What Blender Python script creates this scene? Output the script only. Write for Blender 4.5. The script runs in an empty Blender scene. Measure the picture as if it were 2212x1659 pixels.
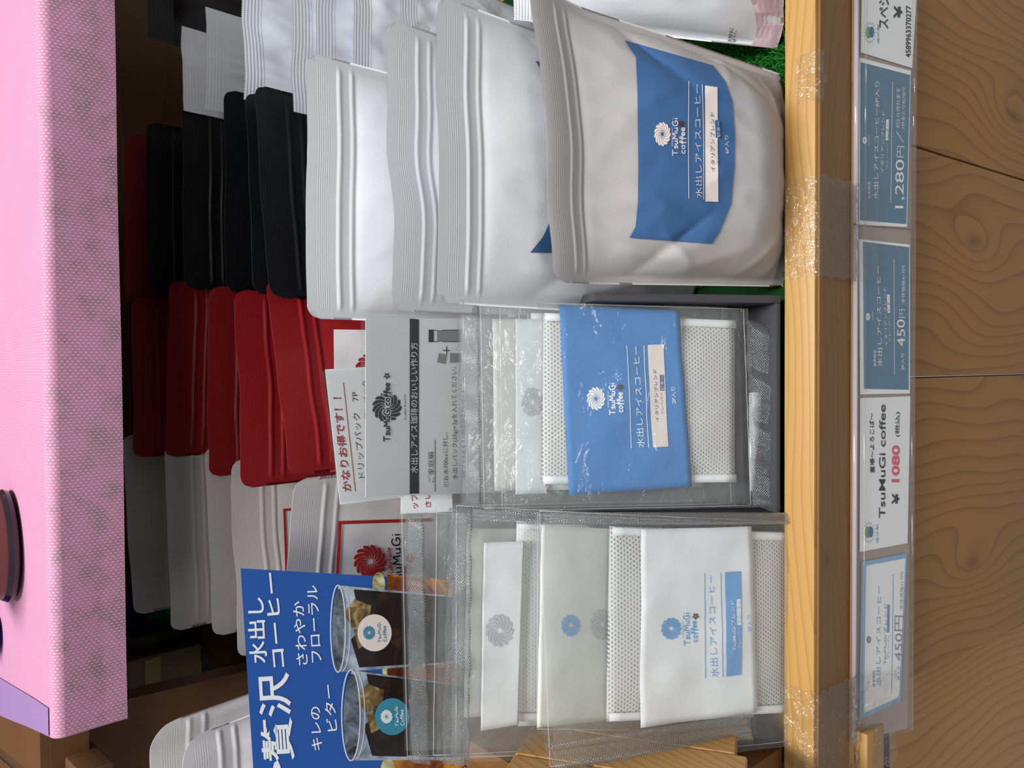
import bpy, bmesh, math, random
from mathutils import Vector, noise
random.seed(7)
PI = math.pi
R = math.radians
scene = bpy.context.scene
COL = scene.collection

# ------------------------------------------------------------------ camera
# The picture is a phone photograph lying on its side: the camera is rolled by 90 degrees.
F_PX = 1661.0
PITCH = R(42.0)
CAM = Vector((0.0, -0.220, 0.405))
FWD = Vector((-0.0235, math.cos(PITCH), -math.sin(PITCH))).normalized()
_r0 = FWD.cross(Vector((0, 0, 1))).normalized()
_u0 = _r0.cross(FWD)
ROLL = 0.028
UPV = (_u0 * math.cos(ROLL) + _r0 * math.sin(ROLL)).normalized()
RGT = FWD.cross(UPV).normalized()
cd = bpy.data.cameras.new('camera')
cam = bpy.data.objects.new('camera', cd)
COL.objects.link(cam)
cd.sensor_width = 36.0
cd.sensor_fit = 'HORIZONTAL'
cd.lens = 36.0 * F_PX / 2212.0
cd.clip_start = 0.01
ax, ay, az = -UPV, RGT, -FWD
from mathutils import Matrix
cam.matrix_world = Matrix(((ax.x, ay.x, az.x, CAM.x), (ax.y, ay.y, az.y, CAM.y), (ax.z, ay.z, az.z, CAM.z), (0, 0, 0, 1)))
scene.camera = cam

# ------------------------------------------------------------------ light
world = bpy.data.worlds.new('world')
scene.world = world
world.use_nodes = True
bg = world.node_tree.nodes['Background']
bg.inputs[0].default_value = (0.88, 0.93, 1.0, 1)
bg.inputs[1].default_value = 0.22


def area(name, loc, target, sx, sy, power, color):
    l = bpy.data.lights.new(name, 'AREA')
    l.shape = 'RECTANGLE'
    l.size, l.size_y, l.energy, l.color = sx, sy, power, color
    o = bpy.data.objects.new(name, l)
    COL.objects.link(o)
    o.location = loc
    o.rotation_euler = (Vector(target) - Vector(loc)).to_track_quat('-Z', 'Y').to_euler()
    return o


# shop ceiling tube above right of the shelf; added front fill behind the camera
area('ceiling_and_fill_light', (0.30, 0.0, 2.3), (0.05, 0.05, 0.1), 1.2, 0.35, 48, (0.93, 0.96, 1.0))
area('ceiling_and_fill_light', (-0.45, -2.8, 2.2), (0, 0.1, 0.1), 1.6, 0.4, 14, (1.0, 0.95, 0.88))

vs = scene.view_settings
vs.view_transform = 'Standard'
vs.look = 'None'
vs.exposure = 0.42
vs.gamma = 1.0
vs.use_curve_mapping = False
scene.cycles.transparent_max_bounces = 40
scene.cycles.max_bounces = 8
scene.cycles.caustics_reflective = False
scene.cycles.caustics_refractive = False

# ------------------------------------------------------------------ pixel <-> space helpers (layout of real positions)


def ray(px, py):
    a = (1659.0 - py - 829.5) / F_PX
    b = (px - 1106.0) / F_PX
    return FWD + RGT * a - UPV * b


def atX(px, py, X):
    d = ray(px, py)
    return CAM + d * ((X - CAM.x) / d.x)


def atY(px, py, Y):
    d = ray(px, py)
    return CAM + d * ((Y - CAM.y) / d.y)


def atZ(px, py, Z):
    d = ray(px, py)
    return CAM + d * ((Z - CAM.z) / d.z)


def proj(P):
    v = P - CAM
    f = v.dot(FWD)
    return (v.dot(UPV) / f * -F_PX + 1106.0, 1659.0 - (v.dot(RGT) / f * F_PX + 829.5))


def lerp(a, b, t):
    return a + (b - a) * t


def sm(a, b, x):
    t = min(1.0, max(0.0, (x - a) / (b - a)))
    return t * t * (3 - 2 * t)


# ------------------------------------------------------------------ objects
ORG = {}


def thing(name, label, cat, loc, group=None):
    o = bpy.data.objects.new(name, None)
    COL.objects.link(o)
    o.location = loc
    o.empty_display_size = 0.02
    ORG[o] = Vector(loc)
    o['label'] = label
    o['category'] = cat
    if group:
        o['group'] = group
    return o


def build(name, verts, faces, mat, parent=None, smooth=True, uv=None, kind=None, label=None, cat=None, group=None, autosharp=None, origin=None):
    me = bpy.data.meshes.new(name)
    if parent is not None:
        org = ORG[parent]
    else:
        org = Vector(origin) if origin is not None else Vector(verts[0])
    me.from_pydata([tuple(Vector(v) - org) for v in verts], [], faces)
    if uv is not None:
        ul = me.uv_layers.new(name='UVMap')
        for lp in me.loops:
            ul.data[lp.index].uv = uv[lp.vertex_index]
    me.materials.append(mat)
    if smooth:
        for p in me.polygons:
            p.use_smooth = True
    if autosharp:
        me.set_sharp_from_angle(angle=R(autosharp))
    me.update()
    o = bpy.data.objects.new(name, me)
    COL.objects.link(o)
    if parent is not None:
        o.parent = parent
    else:
        o.location = org
    ORG[o] = org
    if kind:
        o['kind'] = kind
    if label:
        o['label'] = label
    if cat:
        o['category'] = cat
    if group:
        o['group'] = group
    return o


def prism(top, down):
    """closed prism from a polygon (list of Vectors) and an extrusion vector"""
    n = len(top)
    v = list(top) + [p + down for p in top]
    f = [list(range(n)), list(range(2 * n - 1, n - 1, -1))]
    for i in range(n):
        j = (i + 1) % n
        f.append([i, i + n, j + n, j])
    return v, f


def boxvf(x0, x1, y0, y1, z0, z1):
    v = [Vector((x, y, z)) for z in (z0, z1) for y in (y0, y1) for x in (x0, x1)]
    f = [[0, 2, 3, 1], [4, 5, 7, 6], [0, 1, 5, 4], [2, 6, 7, 3], [0, 4, 6, 2], [1, 3, 7, 5]]
    return v, f


def framebox(o, e1, e2, e3, a0, a1, b0, b1, c0, c1):
    v = [o + e1 * a + e2 * b + e3 * c for c in (c0, c1) for b in (b0, b1) for a in (a0, a1)]
    f = [[0, 2, 3, 1], [4, 5, 7, 6], [0, 1, 5, 4], [2, 6, 7, 3], [0, 4, 6, 2], [1, 3, 7, 5]]
    return v, f


def bevel(o, w, seg=2):
    bm = bmesh.new()
    bm.from_mesh(o.data)
    bmesh.ops.recalc_face_normals(bm, faces=bm.faces)
    bmesh.ops.bevel(bm, geom=list(bm.edges), offset=w, segments=seg, affect='EDGES', profile=0.6)
    bm.to_mesh(o.data)
    bm.free()
    for p in o.data.polygons:
        p.use_smooth = True
    o.data.set_sharp_from_angle(angle=R(35))
    return o


def tube(pts, r, n=8, close=False):
    v, f = [], []
    m = len(pts)
    for i, p in enumerate(pts):
        a = pts[max(0, i - 1)]
        b = pts[min(m - 1, i + 1)]
        d = (b - a).normalized()
        h = Vector((0, 0, 1)) if abs(d.z) < 0.9 else Vector((1, 0, 0))
        e1 = d.cross(h).normalized()
        e2 = d.cross(e1)
        for k in range(n):
            t = 2 * PI * k / n
            v.append(p + e1 * (r * math.cos(t)) + e2 * (r * math.sin(t)))
    for i in range(m - 1):
        for k in range(n):
            f.append([i * n + k, i * n + (k + 1) % n, (i + 1) * n + (k + 1) % n, (i + 1) * n + k])
    f.append(list(range(n - 1, -1, -1)))
    f.append([(m - 1) * n + k for k in range(n)])
    return v, f


# ------------------------------------------------------------------ materials


def c8(r, g, b):
    def l(x):
        x /= 255.0
        return x / 12.92 if x <= 0.04045 else ((x + 0.055) / 1.055) ** 2.4
    return (l(r), l(g), l(b), 1.0)


class NT:
    def __init__(s, name):
        s.m = bpy.data.materials.new(name)
        s.m.use_nodes = True
        s.t = s.m.node_tree
        s.b = s.t.nodes['Principled BSDF']
        s.out = s.t.nodes['Material Output']

    def n(s, typ, **kw):
        nd = s.t.nodes.new(typ)
        for k, v in kw.items():
            setattr(nd, k, v)
        return nd

    def set(s, sock, v):
        if isinstance(v, bpy.types.NodeSocket):
            s.t.links.new(v, sock)
        elif v is not None:
            sock.default_value = v

    def m_(s, op, a, b=None, c=None):
        nd = s.n('ShaderNodeMath', operation=op)
        for i, v in enumerate((a, b, c)):
            if v is not None:
                s.set(nd.inputs[i], v)
        return nd.outputs[0]

    def mix(s, f, a, b):
        nd = s.n('ShaderNodeMix', data_type='RGBA')
        s.set(nd.inputs[0], f)
        s.set(nd.inputs[6], a)
        s.set(nd.inputs[7], b)
        return nd.outputs[2]

    def coord(s, kind='Object', scale=None):
        o = s.n('ShaderNodeTexCoord').outputs[kind]
        if scale:
            mp = s.n('ShaderNodeMapping')
            mp.inputs['Scale'].default_value = scale
            s.t.links.new(o, mp.inputs[0])
            o = mp.outputs[0]
        return o

    def sep(s, v):
        nd = s.n('ShaderNodeSeparateXYZ')
        s.t.links.new(v, nd.inputs[0])
        return nd.outputs

    def noise(s, v, scale, detail=3, rough=0.5, dist=0.0):
        nd = s.n('ShaderNodeTexNoise')
        s.t.links.new(v, nd.inputs['Vector'])
        nd.inputs['Scale'].default_value = scale
        nd.inputs['Detail'].default_value = detail
        nd.inputs['Roughness'].default_value = rough
        nd.inputs['Distortion'].default_value = dist
        return nd.outputs[0]

    def ramp(s, f, stops):
        nd = s.n('ShaderNodeValToRGB')
        el = nd.color_ramp.elements
        while len(el) < len(stops):
            el.new(0.5)
        for e, (p, c) in zip(el, stops):
            e.position = p
            e.color = c
        s.t.links.new(f, nd.inputs[0])
        return nd.outputs[0]

    def bump(s, h, strength=0.3, dist=0.001):
        nd = s.n('ShaderNodeBump')
        nd.inputs['Strength'].default_value = strength
        nd.inputs['Distance'].default_value = dist
        s.t.links.new(h, nd.inputs['Height'])
        s.t.links.new(nd.outputs[0], s.b.inputs['Normal'])
        return nd.outputs[0]

    def base(s, c, rough=0.5, spec=0.5):
        s.set(s.b.inputs['Base Color'], c)
        s.set(s.b.inputs['Roughness'], rough)
        s.b.inputs['Specular IOR Level'].default_value = spec
        return s


def plain(name, c, rough=0.55, spec=0.4, grain=0.0, gscale=900, metal=0.0, two=None):
    m = NT(name)
    m.base(c, rough, spec)
    m.b.inputs['Metallic'].default_value = metal
    if grain:
        nz = m.noise(m.coord(), gscale, 2)
        m.bump(nz, grain, 0.0006)
        v = m.noise(m.coord(), 30, 3)
        dark = tuple(x * 0.93 for x in c[:3]) + (1,)
        m.set(m.b.inputs['Base Color'], m.mix(m.m_('MULTIPLY', v, 0.9), c, dark))
    return m.m


def wood(name, grain_axis, across_axis, light, dark, ring=95.0, rough=0.45, knots=(), line=0.5, seed=0.0, wobble=0.10):
    """plain sawn softwood: growth-ring lines along grain_axis, knots at object coordinates (along, across, r)"""
    m = NT(name)
    xyz = m.sep(m.coord())
    al = m.m_('ADD', xyz[grain_axis], seed)
    ac = m.m_('ADD', xyz[across_axis], seed * 0.37)
    cmb = m.n('ShaderNodeCombineXYZ')
    m.set(cmb.inputs[0], m.m_('MULTIPLY', al, 2.0))
    m.set(cmb.inputs[1], m.m_('MULTIPLY', ac, 5.0))
    m.set(cmb.inputs[2], xyz[3 - grain_axis - across_axis])
    wob = m.m_('MULTIPLY', m.m_('SUBTRACT', m.noise(cmb.outputs[0], 1.6, 2, 0.4), 0.5), wobble)
    g = m.m_('ADD', ac, wob)
    kd = None
    for (ka, kc, kr) in knots:
        da = m.m_('DIVIDE', m.m_('SUBTRACT', xyz[grain_axis], ka), kr * 2.4)
        dc = m.m_('DIVIDE', m.m_('SUBTRACT', xyz[across_axis], kc), kr)
        d2 = m.m_('ADD', m.m_('MULTIPLY', da, da), m.m_('MULTIPLY', dc, dc))
        ex = m.m_('POWER', 2.718, m.m_('MULTIPLY', d2, -0.55))
        g = m.m_('ADD', g, m.m_('MULTIPLY', ex, kr * 2.2))
        core = m.m_('POWER', 2.718, m.m_('MULTIPLY', d2, -9.0))
        kd = core if kd is None else m.m_('MAXIMUM', kd, core)
    fr = m.m_('FRACT', m.m_('MULTIPLY', g, ring))
    # slow pale earlywood into a narrow dark latewood line
    lw = m.m_('POWER', fr, 5.0)
    fcmb = m.n('ShaderNodeCombineXYZ')
    m.set(fcmb.inputs[0], m.m_('MULTIPLY', al, 18))
    m.set(fcmb.inputs[1], m.m_('MULTIPLY', ac, 900))
    m.set(fcmb.inputs[2], m.m_('MULTIPLY', xyz[3 - grain_axis - across_axis], 300))
    fib = m.noise(fcmb.outputs[0], 1.0, 3, 0.6)
    big = m.noise(cmb.outputs[0], 0.9, 2)
    mid = tuple(lerp(light[i], dark[i], 0.35) for i in range(3)) + (1,)
    col = m.mix(m.m_('MULTIPLY', big, 0.9), light, mid)
    col = m.mix(m.m_('MULTIPLY', lw, line), col, dark)
    col = m.mix(m.m_('MULTIPLY', m.m_('SUBTRACT', fib, 0.35), 0.55), col, mid)
    if kd is not None:
        col = m.mix(m.m_('MULTIPLY', kd, 0.45), col, tuple(x * 0.35 for x in dark[:3]) + (1,))
    m.base(col, rough, 0.4)
    m.bump(m.m_('ADD', m.m_('MULTIPLY', fib, 0.5), m.m_('MULTIPLY', lw, -0.4)), 0.25, 0.0006)
    return m.m


def film(name, haze=0.08, rough=0.08, gloss=0.5, tint=(0.97, 0.98, 0.98, 1), crinkle=0.25, cscale=60, emboss=0.0, hazecol=(0.9, 0.9, 0.88, 1), estep=1100.0):
    """thin clear plastic: transparent, a fresnel gloss, a little milky haze"""
    m = NT(name)
    co = m.coord()
    h = m.noise(co, cscale, 3, 0.6, 0.6)
    if emboss:
        uv = m.sep(m.coord('UV'))
        a = m.m_('SINE', m.m_('MULTIPLY', uv[0], estep * 2 * PI / 1.0))
        b = m.m_('SINE', m.m_('MULTIPLY', uv[1], estep * 2 * PI / 1.0))
        h = m.m_('ADD', h, m.m_('MULTIPLY', m.m_('MULTIPLY', a, b), emboss))
    bp = m.n('ShaderNodeBump')
    bp.inputs['Strength'].default_value = crinkle
    bp.inputs['Distance'].default_value = 0.004
    m.t.links.new(h, bp.inputs['Height'])
    tr = m.n('ShaderNodeBsdfTransparent')
    tr.inputs[0].default_value = tint
    gl = m.n('ShaderNodeBsdfGlossy')
    gl.inputs['Roughness'].default_value = rough
    m.t.links.new(bp.outputs[0], gl.inputs['Normal'])
    df = m.n('ShaderNodeBsdfDiffuse')
    df.inputs[0].default_value = hazecol
    m.t.links.new(bp.outputs[0], df.inputs['Normal'])
    gi = m.n('ShaderNodeNewGeometry')
    dt = m.n('ShaderNodeVectorMath', operation='DOT_PRODUCT')
    m.t.links.new(gi.outputs['Incoming'], dt.inputs[0])
    m.t.links.new(bp.outputs[0], dt.inputs[1])
    cs = m.m_('ABSOLUTE', dt.outputs['Value'])
    fz = m.m_('ADD', 0.04, m.m_('MULTIPLY', 0.96, m.m_('POWER', m.m_('MAXIMUM', m.m_('SUBTRACT', 1.0, cs), 0.0), 5.0)))
    m1 = m.n('ShaderNodeMixShader')
    m1.inputs[0].default_value = haze
    m.t.links.new(tr.outputs[0], m1.inputs[1])
    m.t.links.new(df.outputs[0], m1.inputs[2])
    m2 = m.n('ShaderNodeMixShader')
    m.t.links.new(m.m_('MINIMUM', m.m_('MULTIPLY', fz, gloss * 2), 1.0), m2.inputs[0])
    m.t.links.new(m1.outputs[0], m2.inputs[1])
    m.t.links.new(gl.outputs[0], m2.inputs[2])
    m.t.links.new(m2.outputs[0], m.out.inputs['Surface'])
    return m.m


def teabag_mat(name, coffee=1.0, dotcol=c8(120, 108, 98), fill=c8(212, 210, 205)):
    """non-woven filter paper with rows of embossed dots (uv in metres)"""
    m = NT(name)
    uv = m.sep(m.coord('UV'))
    p = 0.00205
    v = m.m_('DIVIDE', uv[1], p * 0.86)
    row = m.m_('FLOOR', v)
    u = m.m_('ADD', m.m_('DIVIDE', uv[0], p * 1.18), m.m_('MULTIPLY', m.m_('MODULO', row, 2.0), 0.5))
    fu = m.m_('SUBTRACT', m.m_('FRACT', u), 0.5)
    fv = m.m_('SUBTRACT', m.m_('FRACT', v), 0.5)
    d = m.m_('SQRT', m.m_('ADD', m.m_('MULTIPLY', fu, fu), m.m_('MULTIPLY', fv, fv)))
    dot = m.ramp(d, [(0.17, (1, 1, 1, 1)), (0.29, (0, 0, 0, 1))])
    nz = m.noise(m.coord('UV'), 1500, 3)
    bigs = m.noise(m.coord('UV'), 45, 2)
    body = m.mix(m.m_('MULTIPLY', nz, 0.35), fill, c8(228, 227, 222))
    col = m.mix(m.m_('MULTIPLY', dot, m.m_('MULTIPLY', m.m_('ADD', 0.35, bigs), coffee)), body, dotcol)
    m.base(col, 0.85, 0.2)
    m.bump(m.m_('SUBTRACT', m.m_('MULTIPLY', nz, 0.3), m.m_('MULTIPLY', dot, 0.6)), 0.4, 0.0005)
    return m.m


def cloth_mat(name, c1, c2, dotc, stain):
    m = NT(name)
    uvo = m.coord('UV')
    uv = m.sep(uvo)
    v = m.m_('DIVIDE', uv[0], 0.00165)
    row = m.m_('FLOOR', v)
    u = m.m_('ADD', m.m_('DIVIDE', uv[1], 0.0026), m.m_('MULTIPLY', m.m_('MODULO', row, 2.0), 0.5))
    fu = m.m_('SUBTRACT', m.m_('FRACT', u), 0.5)
    fv = m.m_('MULTIPLY', m.m_('SUBTRACT', m.m_('FRACT', v), 0.5), 1.6)
    d = m.m_('SQRT', m.m_('ADD', m.m_('MULTIPLY', fu, fu), m.m_('MULTIPLY', fv, fv)))
    dot = m.ramp(d, [(0.18, (1, 1, 1, 1)), (0.42, (0, 0, 0, 1))])
    big = m.noise(uvo, 22, 3)
    col = m.mix(big, c1, c2)
    # dirt lies in blotches on the hanging part
    st = m.ramp(m.m_('ADD', m.noise(uvo, 62, 5, 0.65), m.m_('MULTIPLY', uv[1], 2.2)), [(0.52, (0, 0, 0, 1)), (0.70, (1, 1, 1, 1))])
    hang = m.ramp(uv[1], [(0.0, (0, 0, 0, 1)), (0.004, (1, 1, 1, 1))])
    col = m.mix(m.m_('MULTIPLY', m.m_('MULTIPLY', st, hang), 0.62), col, stain)
    fib = m.noise(m.coord('UV', (400, 1800, 1)), 1.0, 3)
    col = m.mix(m.m_('MULTIPLY', m.m_('SUBTRACT', fib, 0.4), 0.5), col, c2)
    col = m.mix(m.m_('MULTIPLY', dot, m.m_('ADD', 0.30, m.m_('MULTIPLY', hang, 0.45))), col, dotc)
    m.base(col, 0.75, 0.3)
    m.bump(m.m_('ADD', m.m_('MULTIPLY', dot, -0.5), m.m_('MULTIPLY', fib, 0.4)), 0.35, 0.0006)
    return m.m


def photo_mat(name, stops, scale, stretch=(1, 1, 1), rough=0.18, detail=4, dist=1.5):
    """mottled photographic print"""
    m = NT(name)
    nz = m.noise(m.coord('Object', stretch), scale, detail, 0.6, dist)
    m.base(m.ramp(nz, stops), rough, 0.6)
    return m.m


M = {}
M['white_pouch'] = plain('white_pouch', c8(236, 236, 238), 0.42, 0.45, 0.12)
M['offwhite_pouch'] = plain('offwhite_pouch', c8(226, 220, 218), 0.45, 0.4, 0.12)
M['front_pouch_shaded'] = plain('front_pouch_shaded', c8(190, 183, 179), 0.5, 0.35, 0.12)  # shade on the frontmost white pouch mixed into a darker, warmer tone
M['black_pouch'] = plain('black_pouch', c8(19, 20, 23), 0.42, 0.4, 0.10)
M['red_pouch'] = plain('red_pouch', c8(158, 28, 34), 0.42, 0.4, 0.12)
M['sachet'] = plain('sachet_film', c8(238, 240, 246), 0.35, 0.5, 0.10)
M['dark_bag'] = plain('dark_bag', c8(26, 20, 20), 0.4, 0.4, 0.1)
M['blue_label'] = plain('blue_label', c8(66, 104, 150), 0.6, 0.3, 0.10)
M['blue_band'] = plain('blue_band', c8(70, 133, 196), 0.6, 0.3, 0.10)
M['cream'] = plain('cream_print', c8(238, 222, 212), 0.6, 0.3)
M['white_ink'] = plain('white_ink', c8(246, 246, 246), 0.6, 0.3)
M['navy_ink'] = plain('navy_ink', c8(46, 62, 92), 0.6, 0.3)
M['blue_ink'] = plain('blue_ink', c8(118, 172, 222), 0.6, 0.3)
M['teal_ink'] = plain('teal_ink', c8(60, 140, 165), 0.5, 0.4)
M['brown_ink'] = plain('brown_ink', c8(86, 48, 30), 0.6, 0.3)
M['grey_ink'] = plain('grey_ink', c8(202, 202, 202), 0.6, 0.3)
M['mid_grey_ink'] = plain('mid_grey_ink', c8(150, 150, 150), 0.6, 0.3)
M['black_ink'] = plain('black_ink', c8(22, 22, 24), 0.6, 0.3)
M['red_ink'] = plain('red_ink', c8(168, 34, 36), 0.6, 0.3)
M['pinkred_ink'] = plain('pinkred_ink', c8(226, 92, 104), 0.6, 0.3)
M['paper'] = plain('white_paper', c8(246, 246, 244), 0.7, 0.25, 0.12)
M['paper_cream'] = plain('cream_paper', c8(232, 229, 218), 0.7, 0.25, 0.12)
M['grey_paper'] = plain('grey_paper', c8(232, 232, 231), 0.7, 0.25, 0.12)
M['card_blue'] = plain('card_blue', c8(92, 128, 152), 0.5, 0.4, 0.08)
M['light_blue'] = plain('light_blue_border', c8(140, 178, 210), 0.5, 0.4)
M['pink_print'] = plain('pink_print', c8(226, 196, 206), 0.42, 0.45, 0.1)
M['carton'] = plain('black_carton', c8(74, 72, 76), 0.6, 0.35, 0.3)
M['metal'] = plain('dark_metal', c8(82, 78, 80), 0.45, 0.5, 0.1, metal=0.4)
M['film'] = film('clear_film', 0.065, 0.09, 0.6, crinkle=0.5, cscale=70, hazecol=(0.92, 0.91, 0.86, 1))
M['film_edge_glint'] = film('film_edge_glint', 0.35, 0.1, 0.6)  # milky rim tubes, highlight along the film edges put into colour
M['film_back'] = film('clear_film_back', 0.05, 0.1, 0.35, crinkle=0.2, cscale=45)
M['seal'] = film('heat_seal', 0.08, 0.14, 0.8, crinkle=0.5, cscale=40, emboss=0.5, estep=640)
M['tape'] = film('clear_tape', 0.02, 0.12, 0.7, tint=(0.98, 0.97, 0.95, 1), crinkle=0.55, cscale=200)
M['laminate'] = film('laminate', 0.05, 0.06, 0.4, crinkle=0.06, cscale=30)
M['rail_clear'] = film('clear_rail', 0.02, 0.05, 0.6, tint=(0.99, 0.985, 0.98, 1), crinkle=0.03, cscale=20)
M['acrylic'] = film('acrylic', 0.05, 0.05, 0.7, tint=(0.85, 0.84, 0.85, 1), crinkle=0.02, cscale=20)
M['rail_lip_glint'] = plain('rail_lip_glint', c8(196, 186, 190), 0.12, 0.8)  # pale opaque colour paints the highlight line along the rail top
M['rail_back'] = plain('rail_backing', c8(170, 150, 138), 0.3, 0.6)
M['teabag'] = teabag_mat('filter_paper_filled', 1.0)
M['teabag_light'] = teabag_mat('filter_paper_light', 0.40, c8(168, 164, 158), c8(234, 234, 230))
M['cloth'] = cloth_mat('pink_nonwoven', c8(212, 132, 164), c8(202, 148, 174), c8(242, 208, 220), c8(138, 118, 116))
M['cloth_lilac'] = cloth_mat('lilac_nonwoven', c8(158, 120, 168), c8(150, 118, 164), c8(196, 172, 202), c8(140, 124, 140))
M['brown_glaze'] = plain('brown_ceramic', c8(112, 66, 56), 0.35, 0.5, 0.05)
M['dark_glaze'] = plain('dark_rim', c8(40, 26, 38), 0.12, 0.7)
M['blue_plastic'] = plain('blue_plastic', c8(44, 34, 200), 0.3, 0.5)
M['grass'] = plain('grass_blade', c8(46, 138, 44), 0.5, 0.4)
M['grass_dark'] = plain('grass_backing', c8(16, 60, 20), 0.8, 0.2)
LIGHTW, DARKW = c8(196, 150, 86), c8(140, 88, 38)
M['wood_lip'] = wood('pine_lip', 0, 1, LIGHTW, DARKW, ring=150, seed=1.3)
M['wood_lip_knot'] = M['wood_lip']
M['wood_panel'] = wood('pine_panel', 2, 0, c8(206, 156, 92), c8(146, 92, 42), ring=70, seed=0.4)
M['wood_dark'] = wood('brown_board', 0, 2, c8(116, 78, 48), c8(80, 50, 28), ring=40, line=0.3)
M['wood_back'] = wood('brown_back', 0, 2, c8(128, 86, 42), c8(84, 52, 22), ring=22, line=0.35)
M['wood_side'] = wood('pine_side', 1, 2, c8(214, 160, 92), c8(150, 92, 40), ring=150, seed=2.2, line=0.7)

# ------------------------------------------------------------------ printing helpers
_tc = {}


def glyphs(body, weight=0.0, spacing=1.0):
    k = (body, weight, spacing)
    if k in _tc:
        return _tc[k]
    cu = bpy.data.curves.new('t', 'FONT')
    cu.body = body
    cu.size = 1
    cu.dimensions = '2D'
    cu.fill_mode = 'BOTH'
    cu.offset = weight
    cu.space_character = spacing
    cu.resolution_u = 4
    o = bpy.data.objects.new('t', cu)
    COL.objects.link(o)
    me = o.to_mesh()
    v = [(p.co.x, p.co.y) for p in me.vertices]
    f = [list(p.vertices) for p in me.polygons]
    o.to_mesh_clear()
    bpy.data.objects.remove(o)
    bpy.data.curves.remove(cu)
    _tc[k] = (v, f)
    return v, f


class Ink:
    """collects flat print in photo pixels, lays it on a surface through a mapper(px, py, off) -> Vector"""

    def __init__(s, mapper, off=0.00012):
        s.mp, s.off = mapper, off
        s.v, s.f = [], []

    def _p(s, px, py):
        s.v.append(s.mp(px, py, s.off))
        return len(s.v) - 1

    def poly(s, pts):
        s.f.append([s._p(*p) for p in pts])
        return s

    def grid(s, q, nu=12, nv=12):
        """q: four corner pixels tl, tr, br, bl (as the print is read)"""
        idx = []
        for j in range(nv + 1):
            b = j / nv
            for i in range(nu + 1):
                a = i / nu
                x = (q[0][0] * (1 - a) + q[1][0] * a) * (1 - b) + (q[3][0] * (1 - a) + q[2][0] * a) * b
                y = (q[0][1] * (1 - a) + q[1][1] * a) * (1 - b) + (q[3][1] * (1 - a) + q[2][1] * a) * b
                idx.append(s._p(x, y))
        for j in range(nv):
            for i in range(nu):
                k = j * (nu + 1) + i
                s.f.append([idx[k], idx[k + nu + 1], idx[k + nu + 2], idx[k + 1]])
        return s

    def coons(s, top, bot, nu=30, nv=20):
        """grid between two pixel polylines, both read left to right"""
        def ev(pl, a):
            x = a * (len(pl) - 1)
            i = min(len(pl) - 2, int(x))
            p0, p1, p2, p3 = pl[max(0, i - 1)], pl[i], pl[i + 1], pl[min(len(pl) - 1, i + 2)]
            return (lerp(p1[0], p2[0], x - i), lerp(p1[1], p2[1], x - i))
        idx = []
        for j in range(nv + 1):
            for i in range(nu + 1):
                A, B = ev(top, i / nu), ev(bot, i / nu)
                idx.append(s._p(lerp(A[0], B[0], j / nv), lerp(A[1], B[1], j / nv)))
        for j in range(nv):
            for i in range(nu):
                k = j * (nu + 1) + i
                s.f.append([idx[k], idx[k + nu + 1], idx[k + nu + 2], idx[k + 1]])
        return s

    def text(s, body, a, b, h, weight=0.0, spacing=1.0, slant=0.0):
        """baseline from pixel a to pixel b, em height h in pixels (ascending towards smaller x)"""
        v, f = glyphs(body, weight, spacing)
        if not v:
            return s
        x0 = min(p[0] for p in v)
        x1 = max(p[0] for p in v)
        W = x1 - x0
        base = len(s.v)
        L = math.hypot(b[0] - a[0], b[1] - a[1])
        tx, ty = (b[0] - a[0]) / L, (b[1] - a[1]) / L
        nx, ny = ty, -tx          # towards the top of the letters: reading direction is -y, up is -x
        for p in v:
            g = (p[0] - x0) / W * L + slant * p[1] * h
            s._p(a[0] + tx * g + nx * p[1] * h, a[1] + ty * g + ny * p[1] * h)
        s.f += [[i + base for i in q] for q in f]
        return s

    def stroke(s, pts, w):
        """ribbon of width w through pixel points"""
        if len(pts) < 6:
            o = []
            for i in range(len(pts) - 1):
                m = max(1, int(math.hypot(pts[i + 1][0] - pts[i][0], pts[i + 1][1] - pts[i][1]) / 8))
                o += [(lerp(pts[i][0], pts[i + 1][0], j / m), lerp(pts[i][1], pts[i + 1][1], j / m)) for j in range(m)]
            pts = o + [pts[-1]]
        n = len(pts)
        L, Rr = [], []
        for i, p in enumerate(pts):
            a = pts[max(0, i - 1)]
            b = pts[min(n - 1, i + 1)]
            d = math.hypot(b[0] - a[0], b[1] - a[1]) or 1
            nx, ny = -(b[1] - a[1]) / d * w / 2, (b[0] - a[0]) / d * w / 2
            L.append(s._p(p[0] + nx, p[1] + ny))
            Rr.append(s._p(p[0] - nx, p[1] - ny))
        for i in range(n - 1):
            s.f.append([L[i], L[i + 1], Rr[i + 1], Rr[i]])
        return s

    def hand(s, body, a, b, h, w, mirror=False):
        """handwritten monoline lettering"""
        x = 0.0
        segs = []
        for ch in body:
            if ch == ' ':
                x += 0.4
                continue
            adv, st = HAND[ch]
            for q in st:
                segs.append([(x + p[0], p[1]) for p in q])
            x += adv
        W = x
        L = math.hypot(b[0] - a[0], b[1] - a[1])
        tx, ty = (b[0] - a[0]) / L, (b[1] - a[1]) / L
        nx, ny = ty, -tx
        for q in segs:
            pts = spl(q) if len(q) > 2 else q
            s.stroke([(a[0] + tx * p[0] / W * L + nx * p[1] * h, a[1] + ty * p[0] / W * L + ny * p[1] * h) for p in pts], w)
        return s

    def disc(s, c, rx, ry, n=24, rot=0.0):
        pts = []
        for i in range(n):
            t = 2 * PI * i / n
            u, v = rx * math.cos(t), ry * math.sin(t)
            pts.append((c[0] + u * math.cos(rot) - v * math.sin(rot), c[1] + u * math.sin(rot) + v * math.cos(rot)))
        return s.poly(pts)

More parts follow.
